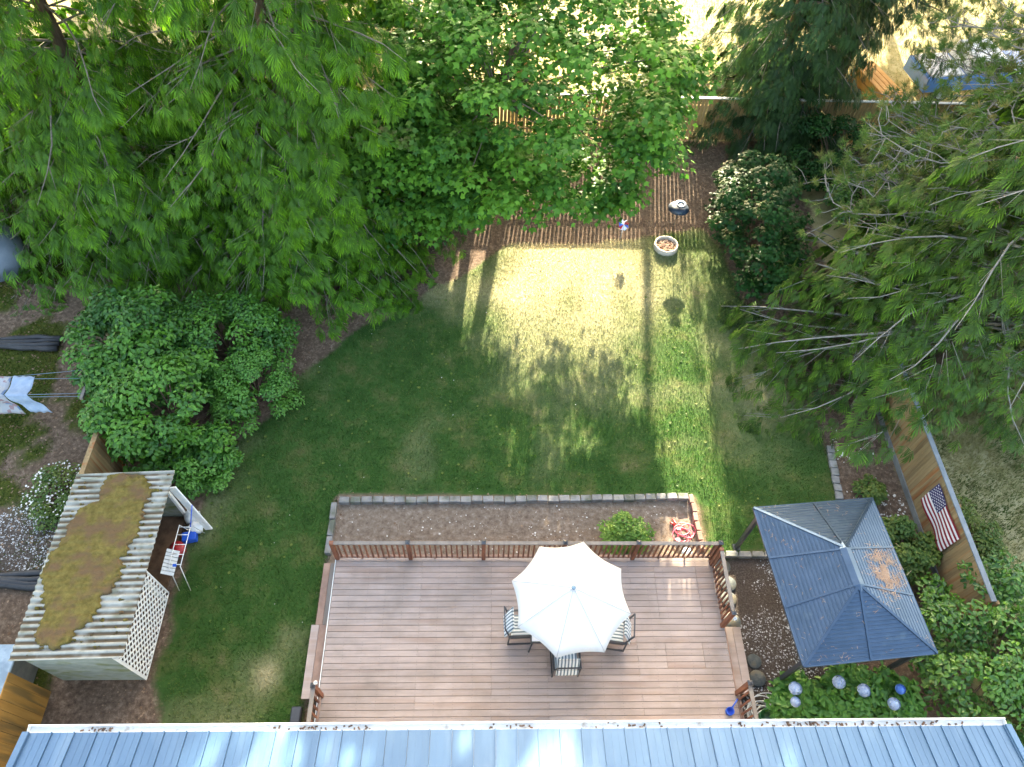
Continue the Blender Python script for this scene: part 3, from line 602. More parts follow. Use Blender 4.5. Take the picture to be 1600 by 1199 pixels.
# ================================================================= FENCES
M_FGOLD=pmat("fence_gold",S(150,106,44),S(176,130,64),3,.75,bump=.2,bscale=30,stretch=(3,3,.5),objvar=.16,c3=S(120,92,48),s3=2)
M_FWEA=pmat("fence_weathered",S(134,110,76),S(164,138,98),3,.85,bump=.25,bscale=30,stretch=(4,4,.4),objvar=.26,c3=S(150,92,50),s3=1.6,t3=(.52,.68))
M_FBACK=pmat("fence_back",S(150,122,78),S(180,150,104),3,.8,bump=.2,bscale=30,stretch=(4,4,.4),objvar=.2)
M_RAILP=pmat("pale_rail",S(180,178,172),S(206,204,198),4,.7,objvar=.1)
M_RAILG=pmat("grey_rail",S(104,112,118),S(128,134,138),4,.75); M_FGREY=pmat("kickboard",S(104,106,106),S(130,130,126),4,.9,bump=.3,bscale=30)
def fence(label,axis,c,a,b,h,bw,gap,mat,jit=.012,cap=None,kick=False,side=1):
    t=thing("board_fence",label,"fence",(c,a,0) if axis=='y' else (a,c,0))
    me={}; n=int((b-a)/(bw+gap)); rq=random.Random(int(abs(c*10)+n))
    dim=(.018,bw,1) if axis=='y' else (bw,.018,1)
    m=MB(); m.box((0,0,.5),dim); B=m.mesh("board"); B.materials.append(mat)
    for i in range(n):
        o=bpy.data.objects.new("board",B); COL.objects.link(o); o.parent=t; s=(i+.5)*(bw+gap)
        o.location=(rq.uniform(-.003,.003),s,0.02) if axis=='y' else (s,rq.uniform(-.003,.003),0.02); o.scale=(1,1,h-.02+rq.uniform(-jit,jit)); o.rotation_euler=((rq.uniform(-.004,.004),0,0) if axis=='y' else (0,rq.uniform(-.004,.004),0))
    L=n*(bw+gap); off=-side*.045
    def rail(nm,z,w,hh,mt,o2=off):
        m=MB(); m.box((o2,L/2,z) if axis=='y' else (L/2,o2,z),(w,L,hh) if axis=='y' else (L,w,hh)); m.build(nm,mt,t)
    rail("rail",.35,.05,.09,mat); rail("rail",h-.35,.05,.09,mat)
    if cap: rail("cap_rail",h+.03,.12,.035,cap,0)
    if kick: rail("kickboard",.11,.03,.2,M_FGREY,side*.03)
    k=0
    while k*2.4<L+.1:
        s=min(k*2.4,L-.05); m=MB(); q=-side*.1; m.box((q,s,h/2) if axis=='y' else (s,q,h/2),(.09,.09,h-.03)); m.build("post",mat,t); k+=1
    return t
fence("weathered plank fence carrying the flag, pale cap rail on top",'y',15.2,-1.5,5.6,1.78,.138,.004,M_FWEA,cap=M_RAILG,kick=True,side=-1)
fence("golden plank fence beside the shed and house corner",'y',-6.08,-6.4,-2.85,1.8,.168,.006,M_FGOLD,side=1)
fence("short weathered fence end sticking out behind the shed",'y',-6.08,1.3,4.4,1.75,.14,.005,M_FWEA,cap=M_FWEA,side=1)
fence("long back fence of spaced planks with pale cap rail behind the trees",'x',17.4,-7,27,1.82,.118,.024,M_FBACK,jit=.008,cap=M_RAILP,side=-1)
# ================================================================= FLAG
M_FR=pmat("flag_red",S(126,24,38),S(142,30,44),6,.85); M_FW=pmat("flag_white",S(222,216,216),S(232,228,228),6,.85); M_FB=pmat("flag_blue",S(44,40,84),S(54,48,96),6,.85)
fl=thing("flag","United States flag hanging on the plank fence","flag",(15.155,1.6,.66))
fw,fh=1.47,.93
def fz(s,t): # fabric sag/waves; s along fence 0..1, t up 0..1
    return -.012-.022*math.sin(s*9+t*2)*(1-t*.7)-.03*(1-t)*math.sin(s*4+1)**2, .045*math.sin(s*math.pi)*(t)*-1+.012*math.sin(s*11)
def fpt(s,t,lift=0):
    dx,dz=fz(s,t); return (dx-lift,-s*fw,t*fh+dz)
for k in range(13):
    m=MB(); s0=0.4 if k<6.5 and k<7 else 0.0; s0=.4 if k<7 else 0.
    N=24; vs=[];
    for i in range(N+1):
        s=s0+(1-s0)*i/N
        for j in(0,1,2): vs.append(fpt(s,1-(k+j/2)/13))
    fs=[(3*i+j,3*i+3+j,3*i+4+j,3*i+1+j) for i in range(N) for j in(0,1)]
    m.add(vs,fs); m.build("stripe",M_FR if k%2==0 else M_FW,fl,True)
m=MB();N=16;vs=[];
for i in range(N+1):
    for j in range(9): vs.append(fpt(.4*i/N,1-7/13*j/8))
m.add(vs,[(9*i+j,9*i+9+j,9*i+10+j,9*i+1+j) for i in range(N) for j in range(8)]); can=m.build("canton",M_FB,fl,True)
m=MB()
for r_ in range(9):
    for c_ in range(6 if r_%2==0 else 5):
        s=.4*((c_*2+(1 if r_%2==0 else 2))/12); t=1-7/13*(r_+1)/10; c=fpt(s,t,.006); pts=[]
        for q in range(10):
            a=math.pi/2+q*math.pi/5; rr_=.028 if q%2==0 else .0115; pts.append((c[0],c[1]-rr_*math.cos(a),c[2]+rr_*math.sin(a)))
        m.add([c]+pts,[(0,1+q,1+(q+1)%10) for q in range(10)])
m.build("star",M_FW,can)
# ================================================================= SHED
M_CORR=pmat("corrugated_roof",S(126,128,120),S(160,160,152),3,.75,bump=.2,bscale=30,c3=S(112,112,96),s3=2.2,t3=(.5,.66),attr=S(78,64,44))
M_MOSS=pmat("roof_moss",S(84,74,38),S(116,104,58),7,.95,bump=1.0,bscale=35,c3=S(100,80,58),s3=2.2,t3=(.45,.62),spec=.1)
M_SHW=pmat("shed_panel",S(120,128,118),S(150,156,146),2,.8,c3=S(104,112,62),s3=2.2,t3=(.5,.7),stretch=(1,1,2))
shed=thing("garden_shed","white lean-to shed with mossy corrugated roof and lattice side","shed",(-4.8,-.65,0))
sx0,sx1,sy0,sy1=-6.03+4.8,-3.66+4.8,-2.77+.65,1.5+.65; zb,zf=2.04,2.26
def rz_(x): return zb+(zf-zb)*(x-sx0)/(sx1-sx0)
m=MB();per=.142;n=int((sy1-sy0)/per*6);vs=[]
for i in range(n+1):
    y=sy0+(sy1-sy0)*i/n; h=.022*math.cos(2*math.pi*(y-sy0)/per)
    for x in(sx0,0,sx1): vs.append((x,y,rz_(x)+h))
vs=[];tn=[];xc=np.linspace(sx0,sx1,60);K_=len(xc)
for i in range(n+1):
    y=sy0+(sy1-sy0)*i/n; cw=math.cos(2*math.pi*(y-sy0)/per)
    dirt=np.clip((fbm(xc*2.2,np.full(K_,y*2.2),61)-.24)*3.4,0,1)*np.clip(.45-cw,0,1)*1.1
    for x,d_ in zip(xc,dirt): vs.append((x,y,rz_(x)+.022*cw)); tn.append(min(1,d_))
m.add(vs,[(K_*i+j,K_*i+1+j,K_*i+K_+1+j,K_*i+K_+j) for i in range(n) for j in range(K_-1)],tn); ro=m.build("roof",M_CORR,shed,True); ro.modifiers.new("t",'SOLIDIFY').thickness=.008
# moss cover (outline from the photo, on the roof plane)
mp=np.array([at(x,y,2.15)[:2] for x,y in [(168,742),(232,745),(243,770),(228,800),(222,830),(212,850),(195,870),(190,905),(165,930),(150,960),(125,985),(112,1005),(80,1014),(58,1012),(52,985),(70,960),(66,920),(62,900),(72,875),(85,850),(105,835),(100,822),(120,806),(130,790),(150,785),(158,762)]])-np.array([-4.8,-.65])
N1=np.arange(sx0+.02,sx1-.02,.022);N2=np.arange(sy0+.02,sy1-.02,.022);mx_,my_=np.meshgrid(N1,N2)
wq=(fbm(mx_*6,my_*6,41)-.5)*.5; ins=inpoly(mx_+wq*.6,my_+wq*.25,mp).astype(float); ins=blur(ins,2)
ridge=.02*np.cos(2*math.pi*(my_-sy0)/per)
core=blur(ins.copy(),90); hgt=np.clip(ins*1.2-.2+(fbm(mx_*6,my_*6,43)-.5)*1.3+(fbm(mx_*22,my_*22,46)-.5)*.9-.75*(ridge>.004)*np.clip(1.25-core*1.15,0,1),-1,1); lump=.02+.045*fbm(mx_*9,my_*9,44)+.02*vnoise(mx_*30,my_*30,45)
mz=rz_(mx_)+np.where(hgt>.12,ridge*.3+lump*np.clip((hgt-.05)*2.5,0,1)+.012,ridge-.03)
ii=np.arange(mx_.size).reshape(mx_.shape); keep=(hgt[:-1,:-1]>.12)|(hgt[1:,1:]>.12)
Fm=np.stack([ii[:-1,:-1],ii[:-1,1:],ii[1:,1:],ii[1:,:-1]],-1)[keep]
used=np.unique(Fm); rem=np.zeros(mx_.size,int); rem[used]=np.arange(len(used))
npmesh("moss",np.stack([mx_,my_,mz],-1).reshape(-1,3)[used],rem[Fm],M_MOSS,shed)["kind"]="stuff"
wx0,wx1,wy0,wy1=sx0+.16,-4.05+4.8,sy0+.1,sy1-.12
for k in range(3):
    m=MB(); m.box(((wx0+wx1)/2,wy0,.05+.64*k+.315),(wx1-wx0,.03,.625)); m.build("wall_panel",M_SHW,shed)
m=MB(); m.box((wx0,(wy0+wy1)/2,1.0),(.03,wy1-wy0-.04,2.0)); m.build("wall_panel",M_SHW,shed)
m=MB(); m.box(((wx0+wx1)/2,wy1,1.05),(wx1-wx0,.03,2.1)); m.build("wall_panel",M_SHW,shed)
for y in(wy0+.03,-.2,wy1-.03): m=MB(); m.box((wx1-.02,y,1.05),(.07,.07,2.1)); m.build("post",M_WHITE,shed)
m=MB(); m.box((wx1-.02,(wy0+wy1)/2,2.12),(.06,wy1-wy0,.09)); m.build("header",M_WHITE,shed)
m=MB(); m.box(((wx0+wx1)/2,(wy0+wy1)/2,.02),(wx1-wx0-.1,wy1-wy0-.1,.03)); m.build("floor",M_CHIP,shed)
# lattice: crossing laths, each its own piece, in the plane of the open side
ly0,ly1,lz0,lz1=wy0-.02,-.05,.12,2.02; lx=wx1+.045
def clipline(c,sgn):
    pts=[]
    for y in np.linspace(ly0,ly1,200):
        z=c+sgn*(y-ly0)
        if lz0<=z<=lz1: pts.append((y,z))
    return (pts[0],pts[-1]) if len(pts)>3 else None
cs_=np.arange(lz0-(ly1-ly0)+.03,lz1+(ly1-ly0),.185)
lat=bpy.data.objects.new("lattice_panel",None); COL.objects.link(lat); lat.parent=shed; lat["label"]="white diamond lattice panel closing part of the open side"
for sg,off in((1,0.0),(-1,.011)):
    for c in cs_:
        e=clipline(c,sg)
        if e: m=MB(); m.bar((lx+off,*e[0]),(lx+off,*e[1]),.045,.009,up=(1,0,0)); m.build("lath",M_CUP,lat)
for a,b in(((ly0,lz0),(ly1,lz0)),((ly1,lz0),(ly1,lz1)),((ly1,lz1),(ly0,lz1)),((ly0,lz1),(ly0,lz0))):
    m=MB(); m.bar((lx+.02,*a),(lx+.02,*b),.04,.008,up=(1,0,0)); m.build("frame",M_CUP,lat)
# things in the open bay of the shed
m=MB(); m.bar((-3.86,1.32,1.75),(-3.42,1.0,.03),.2,.05,up=(0,1,0)); tag(m.build("leaning_board",M_WHITE,None,bevel=.01),"white board leaning out from the shed's far corner","board")
rack=thing("drying_rack","white and blue folding clothes rack standing in the shed opening","clothes rack",(-3.66,.15,0))
for s in(-.25,.25):
    m=MB(); m.tube([(s*.55,-.75,.0),(s*.55,-.5,.95),(s*.55,.55,.95),(s*.55,.75,.0)],.012,6); m.build("frame",M_CUP,rack,True)
for y in(-.45,-.2,.05,.3,.5): m=MB(); m.tube([(-.15,y,.95),(.15,y,.95)],.01,6); m.build("bar",M_CUP,rack,True)
m=MB(); m.tube([(.14,.5,.95),(.17,.95,1.25)],.013,6); m.build("arm",M_BLUE,rack,True); m=MB(); m.box((0,-.47,.95),(.08,.06,.04)); m.build("joint",M_BLUE,rack)
m=MB(); m.lathe([(.1,0),(.16,.03),(.19,.2),(.2,.24),(.13,.27),(.06,.3),(0,.31)],18,wob=.05); o=m.build("red_bucket",M_RED,None,True); o.location=(-3.98,.35,.1); tag(o,"round red tub below the clothes rack","tub")
m=MB(); m.box((0,0,.12),(.34,.24,.22)); o=m.build("storage_bin",M_BLUE,None,bevel=.02); o.location=(-3.82,.74,.0); o.rotation_euler=(0,0,.2); tag(o,"blue plastic bin beside the shed opening","bin")
def lump(name,label,cat,c,r,mat,seed):
    m=MB();n1,n2=9,14;vs=[];q=random.Random(seed)
    for i in range(n1):
        th=math.pi*i/(n1-1)
        for j in range(n2):
            ph=2*math.pi*j/n2; k=1+q.uniform(-.16,.16); vs.append((r[0]*math.sin(th)*math.cos(ph)*k,r[1]*math.sin(th)*math.sin(ph)*k,max(-c[2]+.0,r[2]*math.cos(th)*k)))
    fs=[(i*n2+j,i*n2+(j+1)%n2,(i+1)*n2+(j+1)%n2,(i+1)*n2+j) for i in range(n1-1) for j in range(n2)]
    m.add(vs,fs); o=m.build(name,mat,None,True); o.location=c; return tag(o,label,cat)
lump("plastic_bag","crumpled white bag lying by the shed's far post","bag",(-3.72,.98,.16),(.2,.16,.15),M_CUP,4)
lump("plastic_bag","grey white bundle behind the leaning board at the shed","bag",(-3.85,1.25,.2),(.2,.2,.22),M_HOSEW,5)
m=MB(); 
for k in range(7): m.box((0,-.27+k*.09,.9),(.3,.075,.03))
o=m.build("folded_blind",M_HOSEW,None); o.location=(-3.92,-.25,0); o.rotation_euler=(0,R(35),0); o.location=(-4.35,-.2,.1); tag(o,"grey slatted panel tucked under the shed roof edge","panel")
lump("boulder","dark grey boulder sticking out behind the shed","rock",(-6.5,1.0,.3),(.3,.35,.5),M_FGREY,6)
# ================================================================= NEIGHBOUR, LEFT SIDE
M_TARP=pmat("white_tarp",S(128,146,160),S(156,170,180),4,.6,c3=S(112,130,144),s3=3)
nb=thing("low_roof","white mottled flat cover outside the golden fence","cover",(-7.7,-3.4,0))
m=MB(); m.box((0,0,1.18),(2.55,2.4,.06)); m.build("sheet",M_TARP,nb,bevel=.015); m=MB(); m.box((0,0,.56),(2.3,2.1,1.14)); m.build("base",M_FGREY,nb)
M_BLKF=pmat("black_fabric",(0.012,0.013,0.016),(0.03,0.032,0.038),5,.6,bump=.4,bscale=12)
def roll(label,x0,x1,y,seed):
    q=random.Random(seed);m=MB()
    for k in range(4):
        yy=y+.11*(k-1.5); m.tube([(x,yy+.05*math.sin(x*2.1+k)+q.uniform(-.015,.015),.05+q.uniform(0,.05)) for x in np.linspace(x0,x1,14)],[.09*q.uniform(.7,1.1) for _ in range(14)],7)
    tag(m.build("fabric_roll",M_BLKF,None,True),label,"fabric")
roll("crumpled black landscape fabric near the clothesline",-13.5,-9.15,6.95,1); roll("crumpled black landscape fabric behind the shed by the gravel",-11,-6.35,-.35,2)
cl=thing("clothesline","clothesline of thin wires running into the shrubs","clothesline",(0,0,0))
M_WIRE=pmat("wire",S(120,140,160),None,5,.4)
for y,z,dy in((4.70,1.52,.22),(4.62,1.52,.0),(4.10,1.52,.04),(4.04,1.52,.0)):
    m=MB(); m.tube([(-14,y,z),(-9,y,z-.02),(-6.9,y+dy,z+.05)],.006,5); m.build("wire",M_WIRE,cl,True)
m=MB(); m.box((-6.9,4.5,.8),(.09,.09,1.6)); m.box((-6.9,4.5,1.58),(.08,1.1,.07)); m.build("post",M_GREYW,cl)
def sheet(name,label,x0,x1,drop,skew,mat):
    m=MB();N=14;prof=[]
    for k in range(9): prof.append((4.69-.60*k/8,1.53-.05*math.sin(math.pi*k/8)))
    for k in range(1,9): prof.append((4.09-.10*k/8-.03*math.sin(k),1.53-drop*k/8))
    vs=[]
    for i in range(N+1):
        x=x0+(x1-x0)*i/N
        for k,(y,z) in enumerate(prof):
            kk=max(0,k-8)/8; vs.append((x+skew*kk,y+.015*math.sin(i*1.3+k*.4),z+.012*math.sin(i*.9+k)))
    K=len(prof); m.add(vs,[(K*i+j,K*i+K+j,K*i+K+j+1,K*i+j+1) for i in range(N) for j in range(K-1)])
    o=m.build(name,mat,None,True); o.modifiers.new("t",'SOLIDIFY').thickness=.006; return tag(o,label,"laundry")
M_SHEET=pmat("plain_sheet",S(128,146,168),S(150,164,182),5,.9); M_PAT=bpy.data.materials.new("patchwork"); M_PAT.use_nodes=True
def _pat():
    n=M_PAT.node_tree.nodes;l=M_PAT.node_tree.links;b=n["Principled BSDF"];b.inputs["Roughness"].default_value=.9
    tc=n.new("ShaderNodeTexCoord");vo=n.new("ShaderNodeTexVoronoi");vo.distance='MANHATTAN';vo.inputs["Scale"].default_value=9;vo.inputs["Randomness"].default_value=.25;l.new(tc.outputs["Object"],vo.inputs[0])
    sep=n.new("ShaderNodeSeparateColor");l.new(vo.outputs["Color"],sep.inputs[0]);r=n.new("ShaderNodeValToRGB");r.color_ramp.interpolation='CONSTANT';e=r.color_ramp.elements
    e[0].color=(*S(150,152,158),1);e[1].position=.45;e[1].color=(*S(136,112,116),1);q=e.new(.65);q.color=(*S(96,116,144),1);q=e.new(.8);q.color=(*S(158,156,156),1)
    l.new(sep.outputs[0],r.inputs[0]);l.new(r.outputs[0],b.inputs["Base Color"])
_pat()
sheet("bed_sheet","plain pale blue sheet draped over two clothesline wires",-8.93,-8.36,.62,.42,M_SHEET)
sheet("patchwork_quilt","faded patchwork quilt on the clothesline beside the plain sheet",-10.6,-8.96,.7,.28,M_PAT)
# grey covered boat-like mound
m=MB();n1,n2=8,22;vs=[]
for i in range(n1):
    t=i/(n1-1); 
    for j in range(n2):
        a=2*math.pi*j/n2; rr_=math.cos(t*math.pi/2)**.55; vs.append((1.9*rr_*math.cos(a),1.15*rr_*math.sin(a),.45+.75*math.sin(t*math.pi/2)))
vs+=[(1.75*math.cos(2*math.pi*j/n2),1.0*math.sin(2*math.pi*j/n2),.0) for j in range(n2)]
fs=[(i*n2+j,i*n2+(j+1)%n2,(i+1)*n2+(j+1)%n2,(i+1)*n2+j) for i in range(n1-1) for j in range(n2)]+[(n1*n2+j,n1*n2+(j+1)%n2,(j+1)%n2,j) for j in range(n2)]
m.add(vs,fs); o=m.build("covered_boat",pmat("grey_cover",S(92,104,116),S(112,122,132),2,.7,bump=.2,bscale=6),None,True); o.location=(-12.9,10.6,0); o.rotation_euler=(0,0,-.5); tag(o,"grey tarpaulin covered mound half hidden by the cedar","cover")
# ================================================================= GARDEN ORNAMENTS BY THE BACK FENCE
ft=at(1050,362,0); fe=thing("bird_feeder","blue grey bird feeder dish on a thin pole near the back fence","bird feeder",(ft[0],ft[1],0))
m=MB(); m.tube([(0,0,-.05),(0,0,1.25)],.012,8); m.build("pole",M_DARK,fe,True)
M_DISH=pmat("dish_blue",S(38,50,64),S(50,64,80),5,.45); M_RING=pmat("ring_pale",S(92,114,134),S(120,140,156),14,.4)
m=MB(); m.lathe([(0,1.14),(.18,1.12),(.34,1.05),(.36,1.06),(.19,1.15),(0,1.17)],28); m.build("baffle",M_DISH,fe,True)
m=MB(); m.lathe([(.02,1.25),(.12,1.23),(.2,1.27),(.19,1.285),(.12,1.25),(.02,1.26)],24,(.03,-.03,0)); m.build("dish",M_DISH,fe,True)
m=MB(); m.lathe([(.1,1.255),(.145,1.27),(.15,1.285),(.11,1.275),(.1,1.255)],24,(.03,-.03,0)); m.build("ring",M_RING,fe,True)
pc=at(1041,383,.12); pl=thing("round_planter","round pale planter ring filled with dead leaves","planter",(pc[0],pc[1],0))
m=MB(); m.lathe([(.40,-.02),(.42,.0),(.40,.17),(.36,.17),(.34,.05),(.34,.0)],30); m.build("ring",pmat("pale_stone",S(176,164,148),S(200,188,172),9,.9,bump=.4,bscale=40),pl,True)
m=MB(); m.lathe([(.35,.06),(.2,.09),(0,.1)],20); m.build("soil",M_CHIP,pl,True)
r_=np.random.default_rng(5); a=r_.uniform(0,6.28,160); q=.33*np.sqrt(r_.random(160))
o=twigs("dead_leaves",160,lambda r,n:(pc[0]+q*np.cos(a),pc[1]+q*np.sin(a)),M_NEED,"",6,lambda x,y:np.full(len(x),.1),.03,.09,.03); tag(o,"dead leaves heaped in the round planter ring","leaves",kind="stuff")
pp=at(970,372,0); pw_=thing("pinwheel","red white and blue garden pinwheel at the lawn edge","pinwheel",(pp[0],pp[1],0))
m=MB(); m.tube([(0,0,-.05),(0,0,.62)],.009,6); m.build("stick",M_CUP,pw_,True)
M_SIL=pmat("silver_blue",S(176,194,220),S(206,216,232),6,.4)
for k in range(8):
    a=k*math.pi/4+.2; m=MB(); c,s=math.cos(a),math.sin(a); c2,s2=math.cos(a+.75),math.sin(a+.75); L=.2
    m.add([(0,0,.62),(c*L,-.02+s*L*.6,.62+s*L*.8),(c2*L*.75,-.07+s2*L*.4,.62+s2*L*.6)],[(0,1,2)]); o=m.build("vane",[M_RED,M_SIL,M_SIL,M_BLUE][k%4],pw_); o.modifiers.new("t",'SOLIDIFY').thickness=.004
# ================================================================= BEYOND THE BACK FENCE
M_CARB=pmat("car_paint_blue",S(70,120,190),S(78,130,200),4,.3); M_GLASS=pmat("car_glass",(0.02,0.025,0.03),None,4,.08); M_RUB=pmat("rubber",(0.02,0.02,0.02),None,4,.8); M_CARW=pmat("car_white",(0.7,0.7,0.7),None,4,.35)
car=thing("pickup_truck","blue and white pickup truck parked beyond the back fence","truck",(24.0,21.4,0),R(8))
m=MB(); 
def prism(prof,y0,y1,mi=0):
    n=len(prof); mm=MB(); mm.add([(x,y0,z) for x,z in prof]+[(x,y1,z) for x,z in prof],[tuple(range(n)),tuple(range(n,2*n))[::-1]]+[(i,n+i,n+(i+1)%n,(i+1)%n) for i in range(n)]); return mm
prism([(-2.6,.45),(2.6,.45),(2.65,.8),(2.5,1.0),(1.2,1.08),(-2.6,1.08)],-.9,.9).build("body",M_CARB,car,bevel=.04)
prism([(-.9,1.08),(1.2,1.08),(.65,1.7),(-.75,1.74)],-.8,.8).build("cab",M_CARW,car,bevel=.05)
for s in(-1,1): prism([(-.75,1.14),(.95,1.14),(.55,1.62),(-.66,1.64)],s*.81-.006,s*.81+.006).build("window",M_GLASS,car)
m=MB(); m.add([(1.14,-.7,1.15),(1.14,.7,1.15),(.72,.66,1.66),(.72,-.66,1.66)],[(0,1,2,3)]); m.build("windscreen",M_GLASS,car)
prism([(-2.45,1.09),(-1.0,1.09),(-1.0,1.16),(-2.45,1.16)],-.8,.8).build("bed_cover",M_CARW,car)
for x in(-1.7,1.75):
    for s in(-1,1):
        m=MB(); m.tube([(x,s*.72,.36),(x,s*.93,.36)],.36,18); wh=m.build("wheel",M_RUB,car); m=MB(); m.tube([(x,s*.9,.36),(x,s*.945,.36)],.2,14); m.build("rim",M_HOSEW,wh)
M_ORW=pmat("orange_wood",S(206,146,78),S(224,170,104),3,.7,objvar=.1)
wp=thing("lumber_stack","stack of orange wood planks beyond the back fence","lumber",(19.7,20.3,0),R(-75))
for k in range(4):
    for j in range(3): m=MB(); m.box((random.uniform(-.08,.08),-.35+.24*k,.15+.3*j),(2.6,.22,.26)); m.build("plank",M_ORW,wp,bevel=.01)
ls=thing("lattice_screen","pale garden lattice beyond the back fence","lattice",(18.0,23.4,0))
for sg in(1,-1):
    for c in np.arange(-1.8,3.4,.16):
        y0=max(0,-c) if sg>0 else max(0,c-1.5); y1=min(1.8,1.5-c) if sg>0 else min(1.8,c)
        if y1-y0>.1: m=MB(); m.bar((y0,sg*.006,.3+c+y0) if sg>0 else (y0,sg*.006,.3+c-y0),(y1,sg*.006,.3+c+y1) if sg>0 else (y1,sg*.006,.3+c-y1),.009,.05,up=(0,0,1)); m.build("lath",M_CUP,ls)
for x in(0,1.8): m=MB(); m.box((x,0,.95),(.08,.08,1.9)); m.build("post",M_CUP,ls)
# ================================================================= VEGETATION
def visible(P,mg=170):   # inside the view with a margin: gets fine foliage, the rest coarser foliage
    v=(P-CAM)@MC.T; x=800-FPX*v[:,0]/v[:,2]; y=599.5+FPX*v[:,1]/v[:,2]; return (v[:,2]<0)&(x>-mg)&(x<1600+mg)&(y>-mg)&(y<1199+mg)
def spray_tmpl(nf=9,width=.1,ang0=50,droop=.35,seg=2):
    V=[];F=[];T=[]
    def finger(x,y,a,L):
        b=len(V); c,s=math.cos(a),math.sin(a)
        for u,wd in((0,0),(.5,1.),(1,0)):
            px,py=x+c*L*u,y+s*L*u; hw=width*wd*.5
            for sg in((1,-1) if wd>0 else (1,)): 
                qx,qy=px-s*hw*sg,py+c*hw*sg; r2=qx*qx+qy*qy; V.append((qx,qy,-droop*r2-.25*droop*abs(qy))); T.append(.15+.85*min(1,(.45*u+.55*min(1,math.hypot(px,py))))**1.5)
        F.extend([(b,b+1,b+2),(b+1,b+3,b+2)])
    for i in range(nf-1):
        u=.12+.75*i/(nf-1); sg=1 if i%2 else -1; finger(u*.62,0,sg*R(ang0)*(1-.45*u),.52*(1-.25*u))
    finger(.45,0,0,.55)
    return np.array(V),np.array(F),np.array(T)
def hand_tmpl(nf=8,spread=52,width=.085,droop=.45,seed=1):
    q=random.Random(seed);V=[];F=[];T=[]
    for i in range(nf):
        f=i/(nf-1)*2-1; a=R(spread)*f+q.uniform(-.06,.06); x0=.30*(1-abs(f)); L=(1-.38*abs(f))*q.uniform(.85,1.08)-x0; c,s_=math.cos(a),math.sin(a); b=len(V); lift=q.uniform(-.05,.05); tt=q.uniform(-.15,.15)
        for u,wd in((0,.35),(.66,1.),(1,0)):
            px,py=x0+c*L*u,s_*L*u; hw=width*wd*.5
            for sg in((1,-1) if wd>0 else (1,)):
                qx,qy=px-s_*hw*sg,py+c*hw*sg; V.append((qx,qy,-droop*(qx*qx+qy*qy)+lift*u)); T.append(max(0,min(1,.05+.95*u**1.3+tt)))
        F.extend([(b,b+1,b+3),(b,b+3,b+2),(b+2,b+3,b+4)])
    return np.array(V),np.array(F),np.array(T)
SPR=hand_tmpl(8,38,.06,.5); HANDS=[SPR,hand_tmpl(6,28,.062,.7,2),hand_tmpl(9,46,.05,.35,3),hand_tmpl(7,32,.052,1.0,4)]; SPRF=spray_tmpl(13,.065,62,.25); SPRC=spray_tmpl(6,.3,46,.35)
M_CONE=pmat("cone",S(112,84,66),S(150,118,98),9,.9)
M_BARK=pmat("bark",S(74,58,46),S(104,86,70),5,.95,bump=.8,bscale=14,stretch=(4,4,.6)); M_LIMBP=pmat("pale_limb",S(104,98,90),S(150,146,140),9,.9,bump=.4,bscale=30); M_LIMB=pmat("limb",S(84,76,66),S(132,124,116),9,.9,bump=.4,bscale=30)
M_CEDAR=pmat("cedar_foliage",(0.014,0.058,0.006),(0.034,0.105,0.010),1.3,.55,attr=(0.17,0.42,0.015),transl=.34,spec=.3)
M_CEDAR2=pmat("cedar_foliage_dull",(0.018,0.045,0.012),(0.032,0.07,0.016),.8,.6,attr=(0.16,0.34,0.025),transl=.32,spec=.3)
M_FIR=pmat("fir_foliage",(0.014,0.036,0.014),(0.026,0.058,0.02),.8,.6,attr=(0.06,0.14,0.03),transl=.28,spec=.3)
